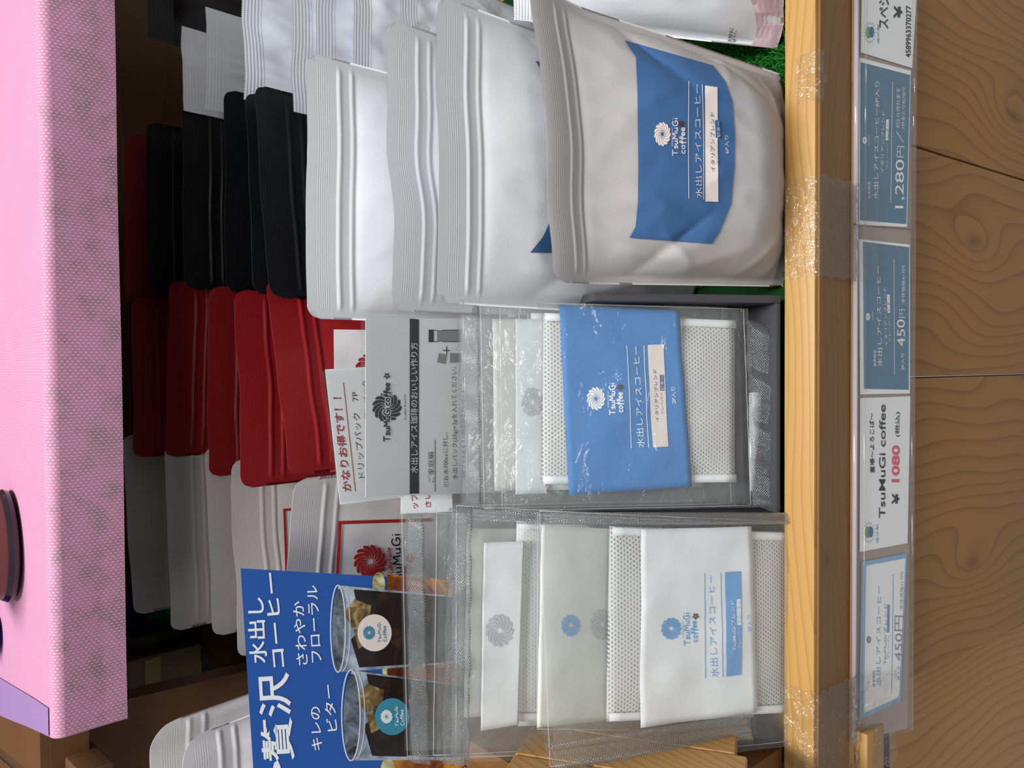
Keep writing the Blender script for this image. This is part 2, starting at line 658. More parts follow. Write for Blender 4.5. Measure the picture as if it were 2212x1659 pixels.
    def swirl(s, c, rx, ry, n=13, twist=1.25, gap=0.86, flip=1):
        """pinwheel emblem of curved petals; rx along photo x, ry along photo y"""
        for k in range(n):
            t0 = 2 * PI * k / n
            Lp, Rp = [], []
            m = 9
            for i in range(m + 1):
                q = i / m
                r = 0.16 + 0.84 * q
                hw = PI / n * gap * (0.55 + 0.45 * min(1, q * 2.2))
                if q > 0.86:
                    hw *= math.sqrt(max(0.04, 1 - ((q - 0.86) / 0.15) ** 2))
                th = t0 + flip * twist * (1 - q) ** 1.2
                Lp.append((c[0] + rx * r * math.cos(th - hw), c[1] + ry * r * math.sin(th - hw)))
                Rp.append((c[0] + rx * r * math.cos(th + hw), c[1] + ry * r * math.sin(th + hw)))
            for i in range(m):
                s.poly([Lp[i], Lp[i + 1], Rp[i + 1], Rp[i]])
        return s

    def flower(s, c, r):
        for k in range(5):
            t = 2 * PI * k / 5 + 0.3
            s.disc((c[0] + r * 0.62 * math.cos(t), c[1] + r * 0.62 * math.sin(t)), r * 0.44, r * 0.29, 10, t)
        return s

    def build(s, name, mat, parent, **kw):
        return build(name, s.v, s.f, mat, parent, smooth=False, **kw)


def spl(q, k=4):
    out = []
    n = len(q)
    for i in range(n - 1):
        p0, p1, p2, p3 = q[max(0, i - 1)], q[i], q[i + 1], q[min(n - 1, i + 2)]
        for j in range(k):
            t = j / k
            out.append(tuple(0.5 * ((2 * p1[d]) + (-p0[d] + p2[d]) * t + (2 * p0[d] - 5 * p1[d] + 4 * p2[d] - p3[d]) * t * t + (-p0[d] + 3 * p1[d] - 3 * p2[d] + p3[d]) * t ** 3) for d in (0, 1)))
    out.append(q[-1])
    return out


_e = [(.05, .3), (.42, .33), (.38, .52), (.22, .6), (.06, .42), (.07, .12), (.25, 0), (.46, .1)]
_u = [(.05, .6), (.05, .2), (.15, .02), (.3, .05), (.42, .25), (.43, .6), (.43, .15), (.52, .02)]
HAND = {
    'T': (.85, [[(0, .98), (.78, 1.02)], [(.39, 1.0), (.36, 0)]]),
    's': (.58, [[(.45, .52), (.25, .6), (.1, .48), (.2, .35), (.4, .25), (.4, .08), (.2, 0), (.03, .08)]]),
    'u': (.66, [_u]),
    'M': (.95, [[(0, 0), (.12, 1)], [(.12, 1), (.4, .35)], [(.4, .35), (.68, 1)], [(.68, 1), (.8, 0)]]),
    'G': (.86, [[(.65, .85), (.4, 1), (.12, .8), (.05, .4), (.2, .08), (.5, 0), (.68, .2), (.68, .45), (.4, .45)]]),
    'i': (.26, [[(.1, .6), (.1, 0)], [(.1, .80), (.1, .92)]]),
    'c': (.58, [[(.42, .5), (.25, .6), (.06, .42), (.06, .15), (.22, 0), (.46, .1)]]),
    'o': (.6, [[(.25, .6), (.07, .45), (.07, .13), (.25, 0), (.44, .15), (.44, .45), (.25, .6), (.45, .58)]]),
    'f': (.52, [[(.08, .3), (.35, .6), (.42, .9), (.28, 1), (.2, .75), (.2, -.1), (.1, -.15)], [(.05, .5), (.5, .5)]]),
    'e': (.58, [_e]),
    'C': (.74, [[(.6, .85), (.38, 1), (.1, .75), (.05, .35), (.2, .05), (.45, 0), (.65, .15)]]),
    'R': (.8, [[(.1, 0), (.1, 1)], [(.1, 1), (.5, .95), (.5, .6), (.1, .5)], [(.25, .5), (.62, 0)]]),
    'a': (.62, [[(.42, .5), (.22, .6), (.06, .4), (.08, .1), (.25, 0), (.42, .2), (.44, .58), (.44, .1), (.54, .02)]]),
    't': (.5, [[(.2, 1), (.18, .1), (.3, 0), (.42, .06)], [(0, .62), (.42, .62)]]),
    'r': (.5, [[(.08, .6), (.08, 0)], [(.08, .3), (.2, .55), (.42, .58)]]),
}


class Sheet:
    """an almost flat surface in space: plane (p0, right, up) plus a bulge towards the viewer"""

    def __init__(s, p0, up, bulge=None, right=Vector((1, 0, 0))):
        s.p0 = Vector(p0)
        s.e1 = Vector(right).normalized()
        s.e2 = Vector(up).normalized()
        s.e2 = (s.e2 - s.e1 * s.e2.dot(s.e1)).normalized()
        s.n = s.e1.cross(s.e2).normalized()
        if s.n.dot(CAM - s.p0) < 0:
            s.n = -s.n
        s.bg = bulge

    def ab(s, px, py, off=0.0):
        d = ray(px, py)
        h = off
        for _ in range(3 if s.bg else 1):
            q = s.p0 + s.n * h
            t = (q - CAM).dot(s.n) / d.dot(s.n)
            P = CAM + d * t
            a, b = (P - s.p0).dot(s.e1), (P - s.p0).dot(s.e2)
            if s.bg:
                h = off + s.bg(a, b)
        return a, b

    def at(s, a, b, off=0.0):
        return s.p0 + s.e1 * a + s.e2 * b + s.n * (off + (s.bg(a, b) if s.bg else 0.0))

    def __call__(s, px, py, off=0.0):
        a, b = s.ab(px, py, off)
        return s.at(a, b, off)

    def slab(s, q, t0, t1, nu=1, nv=1, wob=None):
        """solid thin piece between offsets t0 < t1 over the pixel quad q (tl,tr,br,bl); returns verts, faces, uv"""
        v, f, uv = [], [], []
        ab = [s.ab(*p) for p in q]
        for o in (t1, t0):
            for j in range(nv + 1):
                b = j / nv
                for i in range(nu + 1):
                    a = i / nu
                    x = (ab[0][0] * (1 - a) + ab[1][0] * a) * (1 - b) + (ab[3][0] * (1 - a) + ab[2][0] * a) * b
                    y = (ab[0][1] * (1 - a) + ab[1][1] * a) * (1 - b) + (ab[3][1] * (1 - a) + ab[2][1] * a) * b
                    e = wob(a, b) if wob else 0.0
                    v.append(s.at(x, y, o + e))
                    uv.append((x, y))
        N = (nu + 1) * (nv + 1)
        for j in range(nv):
            for i in range(nu):
                k = j * (nu + 1) + i
                f.append([k, k + nu + 1, k + nu + 2, k + 1])
                f.append([N + k, N + k + 1, N + k + nu + 2, N + k + nu + 1])
        rim = [i for i in range(nu + 1)] + [(j + 1) * (nu + 1) - 1 for j in range(1, nv + 1)] + [nv * (nu + 1) + i for i in range(nu - 1, -1, -1)] + [j * (nu + 1) for j in range(nv - 1, 0, -1)]
        for i in range(len(rim)):
            a, b = rim[i], rim[(i + 1) % len(rim)]
            f.append([a, b, N + b, N + a])
        return v, f, uv


# ------------------------------------------------------------------ the stand (one piece of furniture)
DECK = -0.020
stand = thing('display_stand', 'pine display stand with a lipped shelf, boarded front and an upper shelf', 'display stand', (0, 0.0, -0.4))
# front lip: board lying along the front edge, slightly worn arrises
v, f = boxvf(-0.32, 0.32, -0.018, 0.0, -0.064, 0.0)
bevel(build('front_lip', v, f, wood('pine_lip_board', 0, 1, c8(204, 158, 90), c8(148, 94, 40), ring=170, seed=0.31,
      knots=[(-0.104, -0.0, 0.0)][:0]), stand), 0.0012, 2)
v, f = boxvf(-0.32, 0.32, -0.0225, -0.0182, -0.0640, -0.0405)
bevel(build('rail_batten', v, f, M['wood_lip'], stand), 0.0012, 2)
# facing on the lip with the knot; darker wood carries the front's shade
v, f = boxvf(-0.32, 0.32, -0.0196, -0.0181, -0.040, -0.0018)
kx = atY(1787, 1210, -0.0196)
bevel(build('lip_facing', v, f, wood('pine_lip_face_shaded', 0, 2, c8(146, 108, 60), c8(104, 66, 30), ring=120, seed=0.9,
      knots=[(kx.x, kx.z + 0.4, 0.0045)], line=0.4), stand), 0.0006, 1)
# boarded front, leaning out a little at the foot
PT = Vector((0, -0.024, -0.070))
PDN = Vector((0, -math.sin(R(6.7)), -math.cos(R(6.7))))
PN = Vector((0, -math.cos(R(6.7)), math.sin(R(6.7))))


def panel_pt(px, py, d=0.0):
    r = ray(px, py)
    p0 = PT + PN * d
    return CAM + r * ((p0 - CAM).dot(PN) / r.dot(PN))


xs = [panel_pt(1960, 1470).x, panel_pt(1970, 815).x, panel_pt(1977, 316).x, panel_pt(1977, 316).x + 0.17]
kn = [(panel_pt(2100, 1215).x, panel_pt(2100, 1215).z), (panel_pt(2105, 520).x, panel_pt(2105, 520).z), (panel_pt(2190, 250).x, panel_pt(2190, 250).z)]
for i in range(3):
    a, b = xs[i] + 0.0005, xs[i + 1] - 0.0005
    v, f = framebox(PT, Vector((1, 0, 0)), PDN, PN, a, b, 0, 0.45, -0.018, 0.0)
    ks = [(z + 0.4, x, 0.014) for (x, z) in kn if a < x < b]
    o = build('plank', v, f, wood('pine_plank_%s' % 'abc'[i], 2, 0, c8(166, 120, 68), c8(108, 68, 32), ring=(84, 96, 88)[i], seed=0.17 * i, knots=ks, line=0.6, wobble=0.13), stand)
    bevel(o, 0.0012, 2)
# the board further back on the left, behind a dark gap
v, f = framebox(PT + Vector((0, 0.05, 0)), Vector((1, 0, 0)), PDN, PN, xs[0] - 0.22, xs[0] - 0.006, -0.02, 0.5, -0.018, 0.0)
bevel(build('plank', v, f, wood('pine_plank_d', 2, 0, c8(196, 148, 90), c8(134, 86, 40), ring=110, seed=0.2, line=0.55), stand), 0.0012, 2)
# shelf deck, boards running front to back
for i in range(5):
    v, f = boxvf(-0.32 + i * 0.13, -0.19 + i * 0.13 - 0.001, 0.001, 0.60, DECK - 0.016, DECK - 0.003)
    build('deck_board', v, f, M['wood_side'], stand, smooth=False)
# slanting boards of the left cheek
p1, p2 = atX(1700, 1645, -0.205), atX(1405, 1602, -0.205)
dr = (p2 - p1).normalized()
up = Vector((0, -dr.z, dr.y)).normalized()
if up.z < 0:
    up = -up
for i in range(4):
    v, f = framebox(p1 + dr * ((0.022 - p1.y) / dr.y), dr, up, Vector((1, 0, 0)), -0.02 - 0.006 * i, 0.085, -0.034 + (i - 1) * 0.0345, (i - 1) * 0.0345 - 0.0005, -0.014, 0.0)
    bevel(build('cheek_board', v, f, wood('pine_cheek_%s' % 'abcd'[i], 1, 2, c8(206, 158, 92), c8(136, 84, 36), ring=210, seed=0.5 + i, line=0.75), stand), 0.0008, 1)
v, f = boxvf(-0.238, -0.2205, 0.002, 0.34, DECK - 0.016, 0.125)
build('side_panel', v, f, wood('side_panel_board', 1, 2, c8(128, 88, 50), c8(88, 56, 28), ring=60, line=0.3), stand, smooth=False)
# back and upper shelf
v, f = boxvf(-0.21, 0.62, 0.57, 0.585, DECK, 0.40)
build('back_panel', v, f, M['wood_back'], stand, smooth=False)
c0 = atY(277, 1553, 0.247)
v, f = boxvf(c0.x + 0.004, 0.62, 0.252, 0.60, 0.287, 0.3135)
v2, f2 = boxvf(-0.60, c0.x + 0.003, 0.300, 0.60, 0.287, 0.3130)
build('shelf_end_board', v2, f2, M['wood_dark'], stand, smooth=False)
build('upper_shelf_board', v, f, M['wood_dark'], stand, smooth=False)
# corner block under the lip on the left
v, f = boxvf(-0.32, -0.2145, -0.030, -0.0228, -0.0640, -0.0405)
bevel(build('corner_block', v, f, M['wood_lip'], stand), 0.001, 2)
_rs = Sheet(Vector((0, -0.0255, -0.0465)), Vector((0, 0.36, 0.93)))
o = build('steel_strip', *_rs.slab([(1903, 1790), (1899, 1578), (1930, 1576), (1934, 1790)], -0.006, -0.003)[:2], M['metal'], stand)
bevel(o, 0.0005, 2)

# dark board lying loose at the left, and the brown partition
PB = [atZ(303, 1384, 0.150), atZ(352, 1344, 0.150), atZ(560, 1300, 0.150), atZ(640, 1420, 0.150), atZ(620, 1500, 0.150)]
v, f = prism(PB, Vector((0, 0, -0.017)))
o = build('loose_board', v, f, wood('dark_board', 1, 0, c8(104, 72, 50), c8(72, 46, 28), ring=50, line=0.3), None, label='dark brown wooden board lying behind the blue poster, left of the white pouches', cat='board', origin=PB[0])
bevel(o, 0.003, 3)
o = build('bracket', *boxvf(PB[0].x + 0.012, PB[0].x + 0.028, PB[0].y - 0.06, PB[0].y - 0.045, -0.02, 0.1325), M['wood_dark'], None, label='dark wooden post holding up the loose board', cat='post')
pa, pb = atY(240, 1519, 0.33), atY(430, 1474, 0.33)
v = [pa, pb, pb + (pb - pa) * 1.6, atY(760, 1500, 0.33), atY(760, 1720, 0.33), atY(100, 1720, 0.33), atY(100, 1552, 0.33)]
v, f = prism(v, Vector((0, 0.018, 0)))
build('partition', v, f, wood('partition_board', 2, 0, c8(110, 70, 34), c8(76, 46, 20), ring=60, line=0.3), None, smooth=False, label='brown wooden partition panel behind the lower left white pouches', cat='panel', origin=pa)
# goods standing in the dark behind
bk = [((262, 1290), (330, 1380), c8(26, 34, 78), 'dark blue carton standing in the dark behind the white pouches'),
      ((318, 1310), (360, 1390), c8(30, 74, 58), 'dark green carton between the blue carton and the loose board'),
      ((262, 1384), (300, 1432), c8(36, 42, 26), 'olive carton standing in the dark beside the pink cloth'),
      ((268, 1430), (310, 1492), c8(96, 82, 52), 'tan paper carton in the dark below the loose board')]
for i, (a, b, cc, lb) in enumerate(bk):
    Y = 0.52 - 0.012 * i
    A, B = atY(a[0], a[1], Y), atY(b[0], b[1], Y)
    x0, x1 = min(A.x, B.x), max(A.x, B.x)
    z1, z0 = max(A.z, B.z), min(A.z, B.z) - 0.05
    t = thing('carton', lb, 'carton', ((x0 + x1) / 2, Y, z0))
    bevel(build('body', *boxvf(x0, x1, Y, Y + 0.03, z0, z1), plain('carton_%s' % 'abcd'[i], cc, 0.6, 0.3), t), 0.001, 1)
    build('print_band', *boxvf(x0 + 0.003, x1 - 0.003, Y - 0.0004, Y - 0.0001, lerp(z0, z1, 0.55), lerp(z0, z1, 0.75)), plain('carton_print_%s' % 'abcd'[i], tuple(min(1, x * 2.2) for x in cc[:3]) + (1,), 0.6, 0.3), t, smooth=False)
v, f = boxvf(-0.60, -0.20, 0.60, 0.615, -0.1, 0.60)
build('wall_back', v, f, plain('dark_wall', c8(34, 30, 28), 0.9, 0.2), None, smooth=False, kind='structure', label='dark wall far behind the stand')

# ------------------------------------------------------------------ grass mat
gm = thing('grass_mat', 'bright green artificial grass mat on the shelf behind the wooden lip', 'grass mat', (0, 0.1, DECK))
v, f = boxvf(-0.20, 0.30, 0.002, 0.30, DECK - 0.003, DECK + 0.001)
build('backing', v, f, M['grass_dark'], gm, smooth=False)
gv, gf = [], []
rg = random.Random(3)
for i in range(26000):
    x, y = rg.uniform(-0.19, 0.29), rg.uniform(0.004, 0.10)
    if -0.082 < x < 0.052 and i % 40:
        continue
    if -0.082 < x < 0.052:
        continue
    h = rg.uniform(0.005, 0.010)
    an, w = rg.uniform(0, 2 * PI), 0.00035
    lx, ly = rg.gauss(0, 0.0035), rg.gauss(0, 0.0035)
    b = Vector((x, y, DECK))
    e = Vector((math.cos(an) * w, math.sin(an) * w, 0))
    k = len(gv)
    gv += [b - e, b + e, b + Vector((lx * .4, ly * .4, h * .6)) + e * .8, b + Vector((lx * .4, ly * .4, h * .6)) - e * .8, b + Vector((lx, ly, h))]
    gf += [[k, k + 1, k + 2, k + 3], [k + 3, k + 2, k + 4]]
build('grass_blades', gv, gf, M['grass'], gm, smooth=False, kind='stuff')

# ------------------------------------------------------------------ pouches


class Pouch:
    def __init__(s, TL, TR, ybase, belly=0.02, back=0.25, zbase=DECK + 0.003, zip_at=0.74, seal_at=0.86, wave=0.002, seed=0, creases=(), rough=0.0012, taper=1.0, dx=0.0, zip_top=None, cr=0.008, lean=0.0, foot=0.72):
        s.foot = foot
        s.TL, s.TR = TL, TR
        s.top = (TL + TR) / 2
        A = TR - TL
        s.w = A.length
        s.a = A / s.w
        s.base = Vector((s.top.x + dx, ybase, zbase))
        u = s.top - s.base
        s.h = u.length
        s.e = u / s.h
        s.n = s.a.cross(s.e).normalized()
        s.belly, s.back, s.tz, s.ts = belly, back, zip_at, seal_at
        s.wave, s.seed, s.cre, s.rough, s.taper, s.cr, s.lean = wave, seed, creases, rough, taper, cr, lean
        rr = random.Random(seed)
        s.ph = [rr.uniform(0, 6.28) for _ in range(6)]
        s.zt = zip_top if zip_top else lerp(zip_at, seal_at, 0.8)

    def F(s, q, t, side=1, off=0.0):
        aq = min(1.0, abs(q))
        mk = max(0.0, 1 - (aq / 0.94) ** 2.8)
        if t < s.tz:
            x = t / s.tz
            g = (max(0.0, 1 - x ** 2.2)) ** 0.72 * (s.foot + (1 - s.foot) * sm(0, 0.35, x)) * 0.95 + 0.05
        else:
            g = 0.05 * max(0.0, 1 - (t - s.tz) / (1 - s.tz))
        th = s.belly * g * (max(0.0, mk) ** 0.72)
        d = th if side > 0 else -th * s.back
        d += s.wave * (math.sin(2.6 * q + s.ph[0]) + 0.55 * math.sin(5.3 * q + s.ph[1]) + 0.25 * math.sin(9.7 * q + s.ph[2])) * (0.25 + 0.75 * sm(0.5, 1, t))
        d += s.lean * sm(0.7, 1.0, t) ** 2
        if side > 0:
            m2 = (1 - aq ** 6)
            inb = 1 - sm(s.tz - 0.06, s.tz + 0.02, t)
            if s.rough:
                P = Vector((q * 2.2, t * 3.0, s.seed * 3.1))
                d += s.rough * m2 * inb * (noise.noise(P) + 0.6 * (abs(noise.noise(P * 2.1)) * -2 + 0.5))
            for (q0, t0, q1, t1, am, wd) in s.cre:
                ux, uy = (q1 - q0) * s.w / 2, (t1 - t0) * s.h
                vx, vy = (q - q0) * s.w / 2, (t - t0) * s.h
                L2 = ux * ux + uy * uy
                k = min(1, max(0, (vx * ux + vy * uy) / L2))
                dd = math.hypot(vx - k * ux, vy - k * uy)
                d += am * math.exp(-dd / wd) * m2 * (0.35 + 0.65 * math.sin(PI * min(1, 0.15 + 0.85 * k)))
            # press-to-close zip ridges
            if s.tz <= t <= s.zt:
                z = (t - s.tz) / (s.zt - s.tz)
                d += 0.0007 * max(0.0, math.sin(z * PI * 3.0)) ** 1.5 * (1 - sm(0.88, 0.95, aq))
            elif t > s.ts:
                d += 0.00005 * math.sin((t - s.ts) * s.h / 0.0013 * 2 * PI) * sm(s.ts, s.ts + 0.01, t) * (1 - sm(lerp(s.ts, 1, .55), lerp(s.ts, 1, .62), t))
        w = s.w / 2 * lerp(s.taper, 1.0, t)
        return s.base + s.a * (q * w) + s.e * (t * s.h) + s.n * (d + off)

    def inv(s, px, py):
        q, t = 0.0, 0.45
        for _ in range(9):
            x, y = proj(s.F(q, t))
            x1, y1 = proj(s.F(q + 0.004, t))
            x2, y2 = proj(s.F(q, t + 0.004))
            a, b, c, d = (x1 - x) / .004, (x2 - x) / .004, (y1 - y) / .004, (y2 - y) / .004
            det = a * d - b * c
            if abs(det) < 1e-6:
                break
            ex, ey = px - x, py - y
            q += max(-.4, min(.4, (d * ex - b * ey) / det))
            t += max(-.3, min(.3, (-c * ex + a * ey) / det))
            q = max(-.997, min(.997, q))
            t = max(.004, min(.997, t))
            if ex * ex + ey * ey < 0.04:
                break
        return q, t

    def __call__(s, px, py, off=0.0):
        q, t = s.inv(px, py)
        return s.F(q, t, 1, off)

    def strip(s, t0, t1, nr, nc, notch=None, corner=False):
        v, f = [], []
        qs = [math.sin(PI / 2 * (-1 + 2 * i / nc)) * 0.35 + (-1 + 2 * i / nc) * 0.65 for i in range(nc + 1)]
        for side in (1, -1):
            for j in range(nr + 1):
                t = t0 + (t1 - t0) * j / nr
                for q in qs:
                    tt, qq = t, q
                    if corner:
                        e = (1 - abs(q)) * s.w / 2
                        if e < s.cr:
                            lim = 1 - (s.cr - math.sqrt(max(0, s.cr ** 2 - (s.cr - e) ** 2))) / s.h
                            tt = t0 + (t - t0) * (lim - t0) / (1 - t0)
                    if notch is not None and abs(q) > 0.999 and abs(t - notch) < (t1 - t0) / nr * 0.6:
                        qq = q * 0.965
                    v.append(s.F(qq, tt, side))
        N = (nr + 1) * (nc + 1)
        for j in range(nr):
            for i in range(nc):
                k = j * (nc + 1) + i
                f.append([k, k + 1, k + nc + 2, k + nc + 1])
                f.append([N + k, N + k + nc + 1, N + k + nc + 2, N + k + 1])
        for i in range(nc):
            if t0 == 0:
                f.append([i, N + i, N + i + 1, i + 1])
            if t1 == 1:
                k = nr * (nc + 1) + i
                f.append([k, k + 1, N + k + 1, N + k])
        for j in range(nr):
            for i in (0, nc):
                k = j * (nc + 1) + i
                f.append([k, k + nc + 1, N + k + nc + 1, N + k])
        return v, f


def make_pouch(name, label, p, mat, group=None, fine=1, cat='pouch'):
    t = thing(name, label, cat, (p.base.x, p.base.y, p.base.z), group)
    nc = (22, 44, 72)[fine]
    v, f = p.strip(0, p.tz, (18, 40, 72)[fine], nc)
    b = build('body', v, f, mat, t)
    v, f = p.strip(p.tz, p.zt, (10, 24, 30)[fine], nc)
    build('zip_strip', v, f, mat, t)
    nr = (16, 60, 110)[fine]
    nt = p.zt + (p.ts - p.zt) * 0.6
    v, f = p.strip(p.zt, 1, nr, nc, notch=nt, corner=True)
    build('top_seal', v, f, mat, t)
    return t, b


GW = 'white pouches in the right-hand row'
cr1 = [(-0.93, 0.70, -0.45, 0.46, -0.0050, 0.006), (-0.95, 0.48, -0.6, 0.62, 0.0045, 0.006), (-0.97, 0.62, -0.70, 0.30, 0.0025, 0.005),
       (0.95, 0.70, 0.5, 0.50, -0.0045, 0.006), (0.97, 0.45, 0.6, 0.15, -0.003, 0.004), (0.92, 0.3, 0.55, 0.38, 0.002, 0.004),
       (-0.9, 0.15, -0.5, 0.05, 0.002, 0.004), (0.85, 0.12, 0.4, 0.06, 0.002, 0.004),
       (-0.96, 0.30, -0.55, 0.14, 0.003, 0.0035), (-0.75, 0.75, -0.88, 0.40, 0.003, 0.005), (0.2, 0.74, 0.5, 0.55, 0.0012, 0.004), (-0.3, 0.72, -0.55, 0.52, 0.0015, 0.004)]
W1 = Pouch(atY(1178, 612, 0.052), atY(1128, -32, 0.050), 0.0085, 0.030, 0.1, zip_at=0.86, seal_at=0.93, wave=0.0022, seed=4, creases=cr1, rough=0.0014, taper=0.87, dx=-0.004, foot=0.15, lean=0.009)
t, b = make_pouch('coffee_pouch', 'shade-toned white pouch with a large blue label, frontmost of the right-hand row', W1, M['front_pouch_shaded'], GW, 2)
LQ = [(1363, 516), (1348, 76), (1540, 122), (1538, 528)]
lb = build('label_panel', *(lambda k: (k.v, k.f))(Ink(W1, 0.0008).coons([(1358, 514), (1371, 490), (1376, 440), (1377, 360), (1376, 280), (1375, 200), (1372, 124), (1348, 88)], [(1536, 527), (1553, 500), (1577, 440), (1584, 360), (1585, 290), (1580, 220), (1564, 176), (1538, 142)], 56, 36)), M['blue_label'], t, label='blue printed panel')
k = Ink(W1, 0.0014)
k.swirl((1427, 291), 18, 26)
k.hand('TsuMuGi', (1460, 338), (1460, 255), 11, 2.0)
k.hand('coffee', (1476, 333), (1475, 275), 11, 2.0)
k.text('Coffee Roaster', (1450, 317), (1449, 276), 4.5, -0.005)
k.text('水出しアイスコーヒー', (1512, 428), (1508, 184), 16, -0.006, 1.0)
k.stroke([(1484, 430), (1483, 300), (1484, 177)], 1.4)
k.stroke([(1516, 432), (1516, 300), (1513, 184)], 1.4)
k.text('6P入り', (1570, 333), (1569, 294), 10, -0.006)
k.build('lettering', M['cream'], lb)
Ink(W1, 0.0013).grid([(1520, 436), (1519, 186), (1546, 190), (1548, 437)], 36, 8).build('name_box', M['cream'], lb)
k = Ink(W1, 0.0017)
k.text('イタリアンブレンド', (1539, 372), (1537, 244), 10, -0.004)
k.text('フレーバー', (1549, 356), (1548, 304), 7, -0.002)
k.build('lettering', M['navy_ink'], lb)
Ink(W1, 0.0017).grid([(1541, 299), (1540, 261), (1550, 261), (1551, 299)], 6, 2).build('flavour_tag', M['blue_label'], lb)
Ink(W1, 0.0020).text('ビター', (1549, 297), (1549, 264), 8).build('lettering', M['cream'], lb)
Ink(W1, 0.0015).flower((1468, 269), 7).build('bean_mark', M['brown_ink'], lb)

cr2 = [(-0.9, 0.68, -0.5, 0.45, -0.003, 0.006), (-0.95, 0.6, -0.72, 0.25, 0.0025, 0.005), (0.92, 0.70, 0.55, 0.5, -0.003, 0.006), (0.9, 0.4, 0.6, 0.2, 0.002, 0.005), (-0.75, 0.72, -0.82, 0.5, 0.003, 0.006)]
W2 = Pouch(atY(945, 655, 0.083), atY(945, -14, 0.087), 0.080, 0.022, 0.1, zip_at=0.86, seal_at=0.93, wave=0.0010, seed=9, creases=cr2)
t, b = make_pouch('coffee_pouch', 'white pouch directly behind the front one, blue label corners peeping out', W2, M['white_pouch'], GW, 2)
build('label_panel', *(lambda k: (k.v, k.f))(Ink(W2, 0.0005).coons([(1144, 546), (1172, 512), (1195, 460), (1205, 380), (1205, 300), (1198, 220), (1186, 176), (1156, 133)], [(1330, 546), (1330, 500), (1330, 440), (1330, 380), (1330, 300), (1330, 220), (1330, 170), (1330, 133)], 40, 20)), M['blue_label'], t, label='blue printed panel')
W3 = Pouch(atY(838, 672, 0.122), atY(836, 38, 0.120), 0.112, 0.018, 0.1, zip_at=0.86, seal_at=0.93, wave=0.0032, seed=12, creases=[(-0.9, 0.7, -0.5, 0.5, -0.003, 0.006), (0.9, 0.7, 0.6, 0.5, -0.003, 0.006)], lean=0.002)
make_pouch('coffee_pouch', 'grey-white pouch with a wavy top edge, third of the right-hand row', W3, M['white_pouch'], GW, 2)
W4 = Pouch(atY(663, 688, 0.180), atY(661, 111, 0.186), 0.170, 0.022, 0.1, zip_at=0.86, seal_at=0.93, wave=0.0010, seed=15, creases=[(-0.9, 0.7, -0.4, 0.5, -0.004, 0.006), (0.9, 0.7, 0.5, 0.45, -0.004, 0.006)])
make_pouch('coffee_pouch', 'white pouch in front of the black ones, rearmost of the right-hand row', W4, M['white_pouch'], GW, 2)

# black row
GB = 'black pouches behind the white ones'
for i, (tl, tr, z, wv, lb) in enumerate([
        ((583, 642), (546, 182), 0.207, 0.0012, 'black pouch directly behind the white row, frontmost black one'),
        ((548, 634), (528, 195), 0.207, 0.0012, 'black pouch pressed against the back of the frontmost black one'),
        ((490, 634), (481, 191), 0.207, 0.0015, 'black pouch third from the front of the black row'),
        ((398, 624), (392, 217), 0.207, 0.0012, 'black pouch fourth from the front of the black row'),
        ((320, 632), (315, 261), 0.210, 0.0012, 'black pouch rearmost of the black row under the pink shelf')]):
    TL, TR = atZ(*tl, z), atZ(*tr, z)
    P = Pouch(TL, TR, (TL.y + TR.y) / 2 + 0.003, 0.013, 0.1, zip_at=0.86, seal_at=0.93, wave=wv, seed=20 + i)
    make_pouch('black_pouch', lb, P, M['black_pouch'], GB, 1)
# red row
GR = 'red pouches in the middle row'
reds = [((622, 1030), (576, 600), 0.205, 0.0016, 'red pouch with a white label, frontmost of the red row'),
        ((520, 1056), (508, 624), 0.207, 0.0020, 'red pouch sticking out furthest to the left, second of the red row'),
        ((447, 1030), (453, 616), 0.207, 0.0022, 'red pouch third from the front of the red row'),
        ((358, 990), (364, 605), 0.207, 0.0016, 'red pouch fourth from the front of the red row'),
        ((288, 990), (284, 640), 0.210, 0.0014, 'dark red pouch rearmost of the red row')]
for i, (tl, tr, z, wv, lb) in enumerate(reds):
    TL, TR = atZ(*tl, z), atZ(*tr, z)
    P = Pouch(TL, TR, (TL.y + TR.y) / 2 + 0.002, 0.015, 0.1, zip_at=0.86, seal_at=0.93, wave=wv, seed=40 + i)
    t, b = make_pouch('red_pouch', lb, P, M['red_pouch'], GR, 1)
    if i == 0:
        RP = P
        build('label_panel', *(lambda k: (k.v, k.f))(Ink(P, 0.0004).grid([(722, 900), (720, 712), (880, 714), (880, 900)], 14, 12)), M['paper'], t, label='white printed panel')
        Ink(P, 0.0008).swirl((796, 800), 30, 36).build('emblem', M['red_ink'], t)
TL, TR = atZ(268, 655, 0.212), atZ(272, 286, 0.212)
P = Pouch(TL, TR, (TL.y + TR.y) / 2, 0.012, 0.1, zip_at=0.86, seal_at=0.93, wave=0.001, seed=61)
make_pouch('red_pouch', 'dark red pouch standing behind the rearmost black pouch', P, M['red_pouch'], GR, 1)
